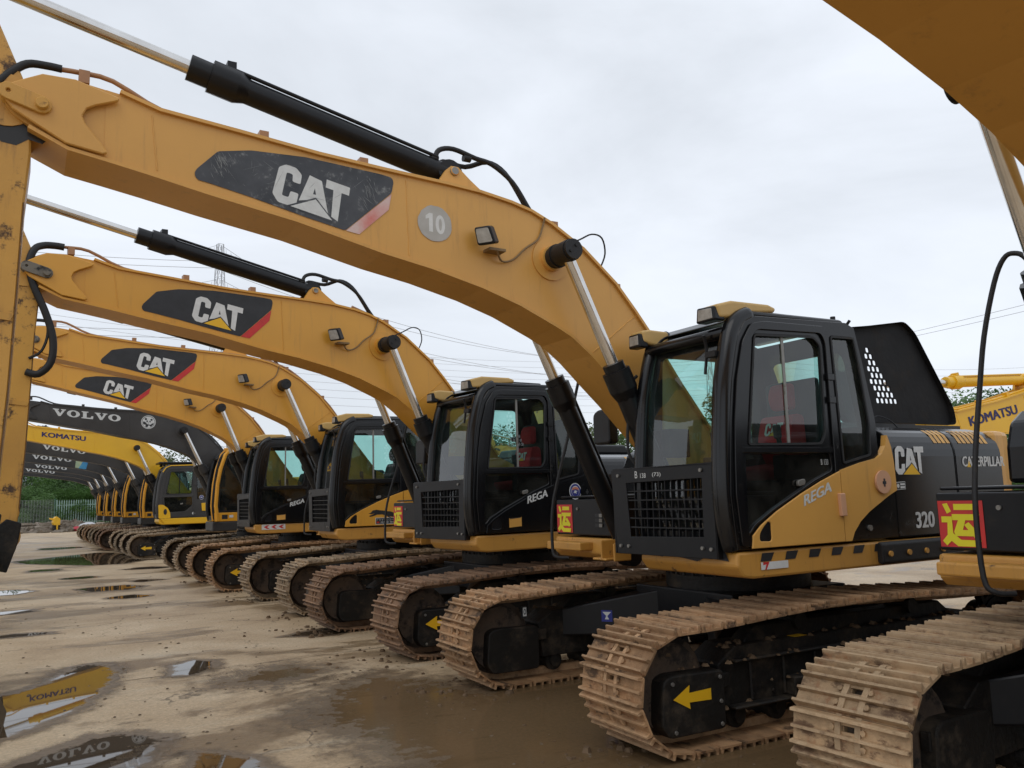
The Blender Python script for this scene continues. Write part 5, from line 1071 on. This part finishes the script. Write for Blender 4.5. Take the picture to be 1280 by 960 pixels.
# rubble heap
RBM = mat('rubble and earth', (.10, .075, .05), .95, var=(.20, .165, .125), scale=3, dirt=(.05, .035, .025), dscale=4, bump=.8, bscale=6)
def rubble(mb):
    rr = random.Random(5)
    for i in range(420):
        x = rr.gauss(4.2, 2.6); y = -64.5+rr.gauss(0, 1.6); h = max(.05, .75*math.exp(-((x-4.2)/3.)**2-((y+64.5)/1.6)**2)); s = rr.uniform(.06, .38)
        M = Matrix.Translation((x, y, h*rr.random())) @ Matrix.Rotation(rr.uniform(0, 6), 4, 'Z') @ Matrix.Rotation(rr.uniform(-1, 1), 4, 'X'); mb.box(-s, s, -s*rr.uniform(.2, .9), s*.7, -s*.3, s*.3, rr.choice((0, 0, 0, 1)), M)
    n_ = 30; vs = [(4.2+(i/n_-.5)*12, -64.5+(j/n_-.5)*6, .8*math.exp(-(((i/n_-.5)*12)/3.2)**2-(((j/n_-.5)*6)/1.5)**2)*rr.uniform(.6, 1.1)-.02) for i in range(n_+1) for j in range(n_+1)]
    mb.add(vs, [(i*(n_+1)+j, (i+1)*(n_+1)+j, (i+1)*(n_+1)+j+1, i*(n_+1)+j+1) for i in range(n_) for j in range(n_)])
o = part('rubble_heap', [RBM, mat('brick rubble', (.24, .17, .13), .9, var=(.32, .28, .23), scale=2)], rubble, None); o['kind'] = 'stuff'; o['label'] = 'heap of rubble and earth before the far fence'
def bag(mb, s):
    n_ = 10; vs = []; rr = random.Random(int(s*99))
    for i in range(n_+1):
        th = math.pi*i/n_
        for j in range(14): ph = j/14*2*math.pi; r = 1+rr.uniform(-.12, .12); vs.append((s*1.5*r*math.sin(th)*math.cos(ph), s*r*math.sin(th)*math.sin(ph), s*.7*(1+r*math.cos(th))))
    mb.add(vs, [(i*14+j, i*14+(j+1) % 14, (i+1)*14+(j+1) % 14, (i+1)*14+j) for i in range(n_) for j in range(14)], 0, True)
tag(part('sack', mat('white sack', (.55, .56, .58), .8, bump=.4), lambda mb: bag(mb, .42), None, M=Matrix.Translation((2.5, -62.2, 0))), 'white plastic sack lying at the end of the rubble heap', 'sack')
tag(part('sack', mat('red sack', (.45, .05, .07), .8), lambda mb: bag(mb, .24), None, M=Matrix.Translation((3.25, -61.6, 0))), 'small red sack on the ground beside the white one', 'sack')
LM = bpy.data.objects.new('compactor', None); COL.objects.link(LM); LM.location = (4.55, -62.4, 0); LM.scale = (.62, .62, .62); LM.rotation_euler = (0, 0, .3); tag(LM, 'small yellow machine standing in front of the rubble heap', 'machine')
part('body', KYEL, lambda mb: (mb.prism(rounded([(-.35, .75), (.30, .75), (.42, 1.05), (.30, 1.55), (.05, 1.75), (-.35, 1.45)], .08, 3), .6, mapy(-.3)), mb.prism([(.2, 1.2), (.75, 1.45), (.72, 1.60), (.2, 1.5)], .2, mapy(-.1))), LM, bevel=.03)
part('roller', DRT, lambda mb: (mb.cyl((.0, -.34, .3), (.0, .34, .3), .3, 20), mb.box(-.3, .3, -.28, .28, .45, .8)), LM)
part('frame', KYEL, lambda mb: (mb.box(-.08, .08, -.40, -.34, .25, .9), mb.box(-.08, .08, .34, .40, .25, .9)), LM)
# far buildings
BW = mat('pale render wall', (.50, .50, .49), .8, var=(.42, .42, .42), scale=.3); RF = mat('grey roof', (.22, .24, .27), .7, var=(.16, .17, .2), scale=.5); WG = mat('dark window', (.04, .05, .06), .2)
def building(x, y, w, d, h, rz, lab):
    e = bpy.data.objects.new('house', None); COL.objects.link(e); e.location = (x, y, 0); e.rotation_euler = (0, 0, rz); tag(e, lab, 'house', 'houses beyond the trees')
    part('wall', BW, lambda mb: mb.box(-w/2, w/2, -d/2, d/2, 0, h), e)
    part('roof', RF, lambda mb: mb.prism([(-d/2-.5, h), (d/2+.5, h), (0, h+2.6)], w+1, lambda u, v, w_: (-w/2-.5+w_, u, v+.003)), e)
    for fl in range(int(h//3)):
        for k in range(int(w//3)):
            part('window', WG, lambda mb: (mb.box(-.65, .65, .0, .05, -.7, .7)), e, key='bw', M=Matrix.Translation((-w/2+1.5+k*3, d/2+.001, 1.7+fl*3)))
building(11.5, -200, 16, 10, 6.5, .1, 'long pale house with a grey roof at the far left')
building(3.5, -185, 9, 9, 6.2, -.25, 'smaller pale house right of the long one, half behind the trees')
building(22, -215, 14, 10, 8.5, 0, 'taller pale house behind the arm at the left edge')

# ------------------------------------------------------------------ trees
def leafmat(nm, a, b):
    m = bpy.data.materials.new(nm); m.use_nodes = True; t = m.node_tree; p = t.nodes['Principled BSDF']; n, l = t.nodes.new, t.links.new
    tcn = n('ShaderNodeTexCoord'); z = n('ShaderNodeTexNoise'); z.inputs['Scale'].default_value = 1.3; z.inputs['Detail'].default_value = 6; z.inputs['Roughness'].default_value = .8; l(tcn.outputs['Object'], z.inputs['Vector'])
    r = n('ShaderNodeValToRGB'); r.color_ramp.elements[0].position = .35; r.color_ramp.elements[1].position = .65; r.color_ramp.elements[0].color = (*a, 1); r.color_ramp.elements[1].color = (*b, 1); l(z.outputs['Fac'], r.inputs[0]); l(r.outputs[0], p.inputs['Base Color'])
    p.inputs['Roughness'].default_value = .55
    tl = n('ShaderNodeBsdfTranslucent'); l(r.outputs[0], tl.inputs[0]); k = n('ShaderNodeMixShader'); k.inputs[0].default_value = .42; l(p.outputs[0], k.inputs[1]); l(tl.outputs[0], k.inputs[2]); l(k.outputs[0], t.nodes['Material Output'].inputs[0]); return m
LEAF = [leafmat('dark green leaves', (.045, .095, .028), (.09, .17, .05)), leafmat('fresh green leaves', (.07, .15, .035), (.13, .24, .065)), leafmat('olive leaves', (.075, .11, .04), (.13, .17, .07))]
BARK = mat('bark', (.07, .055, .04), .9, var=(.11, .09, .07), scale=5)
def make_crown(seed, h, rw, leaf):
    rr = random.Random(seed); vs = []; fs = []; cl = []
    for i in range(34):
        a = rr.uniform(0, 6.28); q = math.sqrt(rr.random()); z = rr.uniform(.12, 1.)
        w = rw*(1-.75*abs(z-.42)**1.5)*q; cl.append((w*math.cos(a), w*math.sin(a), h*z, rr.uniform(.10, .24)*h))
    for i in range(16000):
        c = cl[rr.randrange(34)]; d = Vector((rr.gauss(0, 1), rr.gauss(0, 1), rr.gauss(0, .8))).normalized()*c[3]*rr.uniform(.55, 1.08); p = Vector(c[:3])+d
        if p.z < .1: continue
        s = leaf*rr.uniform(.6, 1.3); u = Vector((rr.gauss(0, 1), rr.gauss(0, 1), rr.gauss(0, 1))).normalized(); v = u.orthogonal().normalized()*s*.6; u = u*s; k = len(vs)
        vs += [p-u, p-v*.9, p+u, p+v*.9]; fs.append((k, k+1, k+2, k+3))
    me = bpy.data.meshes.new('crown'); me.from_pydata([tuple(v) for v in vs], [], fs); return me
CR = [make_crown(11+k, 1., .55, .017) for k in range(4)]
def tree(x, y, h, wf, k, mi, lab, grp):
    e = bpy.data.objects.new('tree', None); COL.objects.link(e); e.location = (x, y, 0); tag(e, lab, 'tree', grp)
    me = CR[k % 4]
    key = ('crown', k % 4, mi)
    if key not in CACHE: m2 = me.copy(); m2.materials.append(LEAF[mi]); CACHE[key] = m2
    c = link('crown', CACHE[key], e); c.scale = (h*wf, h*wf, h); c.rotation_euler = (0, 0, k*1.7)
    def tr(mb):
        rr = random.Random(k); mb.tube([(0, 0, -.1), (.02, .01, h*.25), (-.03*h*.1, .02, h*.5), (0, 0, h*.8)], [h*.03, h*.022, h*.015, h*.004], 8)
        for i in range(6): a = rr.uniform(0, 6.28); z = h*rr.uniform(.2, .6); mb.tube([(0, 0, z), (math.cos(a)*h*.12, math.sin(a)*h*.12, z+h*.12), (math.cos(a)*h*.25*wf, math.sin(a)*h*.25*wf, z+h*.28)], [h*.012, h*.008, h*.003], 6)
    part('trunk', BARK, tr, e)
kinds = ['dark dense tree', 'fresh green tree', 'olive green tree']
rr = random.Random(2)
for i, x in enumerate([8.5, 6.0, 3.6, 1.4, -1.0, -3.6]):
    mi = [0, 1, 2, 0, 1, 2][i]; hh = [4.6, 4.4, 5.4, 6.2, 5.8, 6.2][i]
    tree(x, -78+rr.uniform(-2, 2), hh, 1.25, i, mi, kinds[mi]+' behind the far fence, %s' % ['half hidden by the arm', 'low and bushy beside the arm', 'above the mesh fence', 'above the first pales', 'under the dark booms', 'mostly behind the last excavator'][i], 'trees behind the far fence')
for i, x in enumerate([7.2, 4.9, 2.5, .2]):
    tree(x, -73.5+rr.uniform(-.6, .6), 2.9+.5*(i % 2), 1.6, i+9, 1, 'low green bush growing against the far fence, %s' % ['behind the arm', 'left of the posts', 'behind the small yellow machine', 'right of the white sack'][i], 'trees behind the far fence')
ORD = 'first second third fourth fifth sixth seventh eighth ninth tenth eleventh twelfth thirteenth fourteenth fifteenth sixteenth seventeenth'.split()
k = 0
for y in range(-66, 10, 5):
    x = -34-6*math.sin(y*.7)-(8 if y > -30 else 0); k += 1; mi = k % 3
    tree(x, y+rr.uniform(-1, 1), rr.uniform(5.5, 7.0), 1.15, k+3, mi, kinds[mi]+' in the back tree row, %s from the far left end' % ORD[k-1], 'trees in the row behind the yard')
tree(-51.5, -19.0, 12.4, .6, 2, 1, 'tall fresh green tree whose top shows at the right edge of the picture', None)

# ------------------------------------------------------------------ pylons and power lines
PYM = mat('hazed galvanised lattice', (.42, .44, .47), .6)  # lightened grey: distance haze is put into the pylon colour
def pylon(x, y, h, rz, w, lab):
    e = bpy.data.objects.new('pylon', None); COL.objects.link(e); e.location = (x, y, 0); e.rotation_euler = (0, 0, rz); tag(e, lab, 'pylon', 'lattice power pylons')
    r = .045
    def wd(z): return w*(1-.80*min(1, z/(h*.62))) if z < h*.62 else w*.20*(1-.55*(z-h*.62)/(h*.38))
    def body(mb):
        n_ = 16; zs = [h*i/n_ for i in range(n_+1)]
        for i in range(n_):
            a, b = wd(zs[i])/2, wd(zs[i+1])/2; A = [(a, a), (-a, a), (-a, -a), (a, -a)]; Bq = [(b, b), (-b, b), (-b, -b), (b, -b)]
            for k in range(4):
                mb.cyl((*A[k], zs[i]), (*Bq[k], zs[i+1]), r, 4); k2 = (k+1) % 4
                mb.cyl((*A[k], zs[i]), (*Bq[k2], zs[i+1]), r*.6, 3); mb.cyl((*A[k2], zs[i]), (*Bq[k], zs[i+1]), r*.6, 3); mb.cyl((*Bq[k], zs[i+1]), (*Bq[k2], zs[i+1]), r*.5, 3)
    part('lattice_mast', PYM, body, e)
    for f, L_ in ((.70, 4.2), (.83, 3.4), (.96, 2.6)):
        def arm(mb):
            for s in (-1, 1):
                mb.cyl((s*.3, .2, h*f), (s*L_, 0, h*f), r*.7, 4); mb.cyl((s*.3, -.2, h*f), (s*L_, 0, h*f), r*.7, 4); mb.cyl((s*.3, 0, h*f+1.1), (s*L_, 0, h*f), r*.6, 4)
                for q in (.3, .55, .8): mb.cyl((s*L_*q, 0, h*f), (s*L_*q*.9, 0, h*f+1.1*(1-q)), r*.5, 3)
                mb.cyl((s*L_, 0, h*f), (s*L_, 0, h*f-1.2), .07, 6)
        part('cross_arm', PYM, arm, e)
    return [(x+math.cos(rz)*s*L_, y+math.sin(rz)*s*L_, h*f-1.2) for f, L_ in ((.70, 4.2), (.83, 3.4), (.96, 2.6)) for s in (-1, 1)]
P1 = pylon(-96.1, -104.7, 27.0, .9, 6.5, 'tall lattice pylon seen through the windscreen of the nearest cab')
P2 = pylon(-11.4, -92.9, 31.5, .25, 6.5, 'tall lattice pylon whose top shows above the second boom at the left')
P3 = [(60, -85, 22+i*1.5) for i in range(6)]; P4 = [(-190, -96+i, 19+i*1.5) for i in range(6)]; P5 = [(-150, -20+3*i, 24+i*1.2) for i in range(2)]
WM = mat('hazed power line wire', (.44, .46, .49), .6)  # wire colour made paler to stand in for distance haze
def wire(mb, a, b, sag, r=.03):
    a = Vector(a); b = Vector(b); mb.tube([a.lerp(b, t/24)-Vector((0, 0, sag*4*(t/24)*(1-t/24))) for t in range(25)], r, 4)
for i in range(6):
    for nm, A, Bq, sg in (('left', P2[i], P3[i], 2.0), ('mid', P2[i], P1[i], 2.4+.5*i), ('right', P1[i], P4[i], 2.)):
        w_ = part('power_line', WM, lambda mb: wire(mb, A, Bq, sg), None); tag(w_, 'thin power line on the %s wire of the %s span between the lattice pylons' % (ORD[i], nm), 'power line', 'power lines between the pylons')
for i in range(9):
    w_ = part('power_line', WM, lambda mb: wire(mb, (40, -100-i, 17.5+i*1.45), (-150, -120-i*2, 20+i*1.9), 4+.4*i, .025), None); tag(w_, 'thin far power line low over the row of cabs, %s from the ground' % ORD[i], 'power line', 'power lines behind the pylons')
for i, (z0, z1) in enumerate(((17.2, 13.5), (16.2, 13.0))):
    w_ = part('power_line', WM, lambda mb: wire(mb, (-70, 5, z0+3), (-95, -75, z1+8), .8, .03), None); tag(w_, ('upper' if i == 0 else 'lower')+' of the two power lines rising to the right behind the open hood', 'power line')
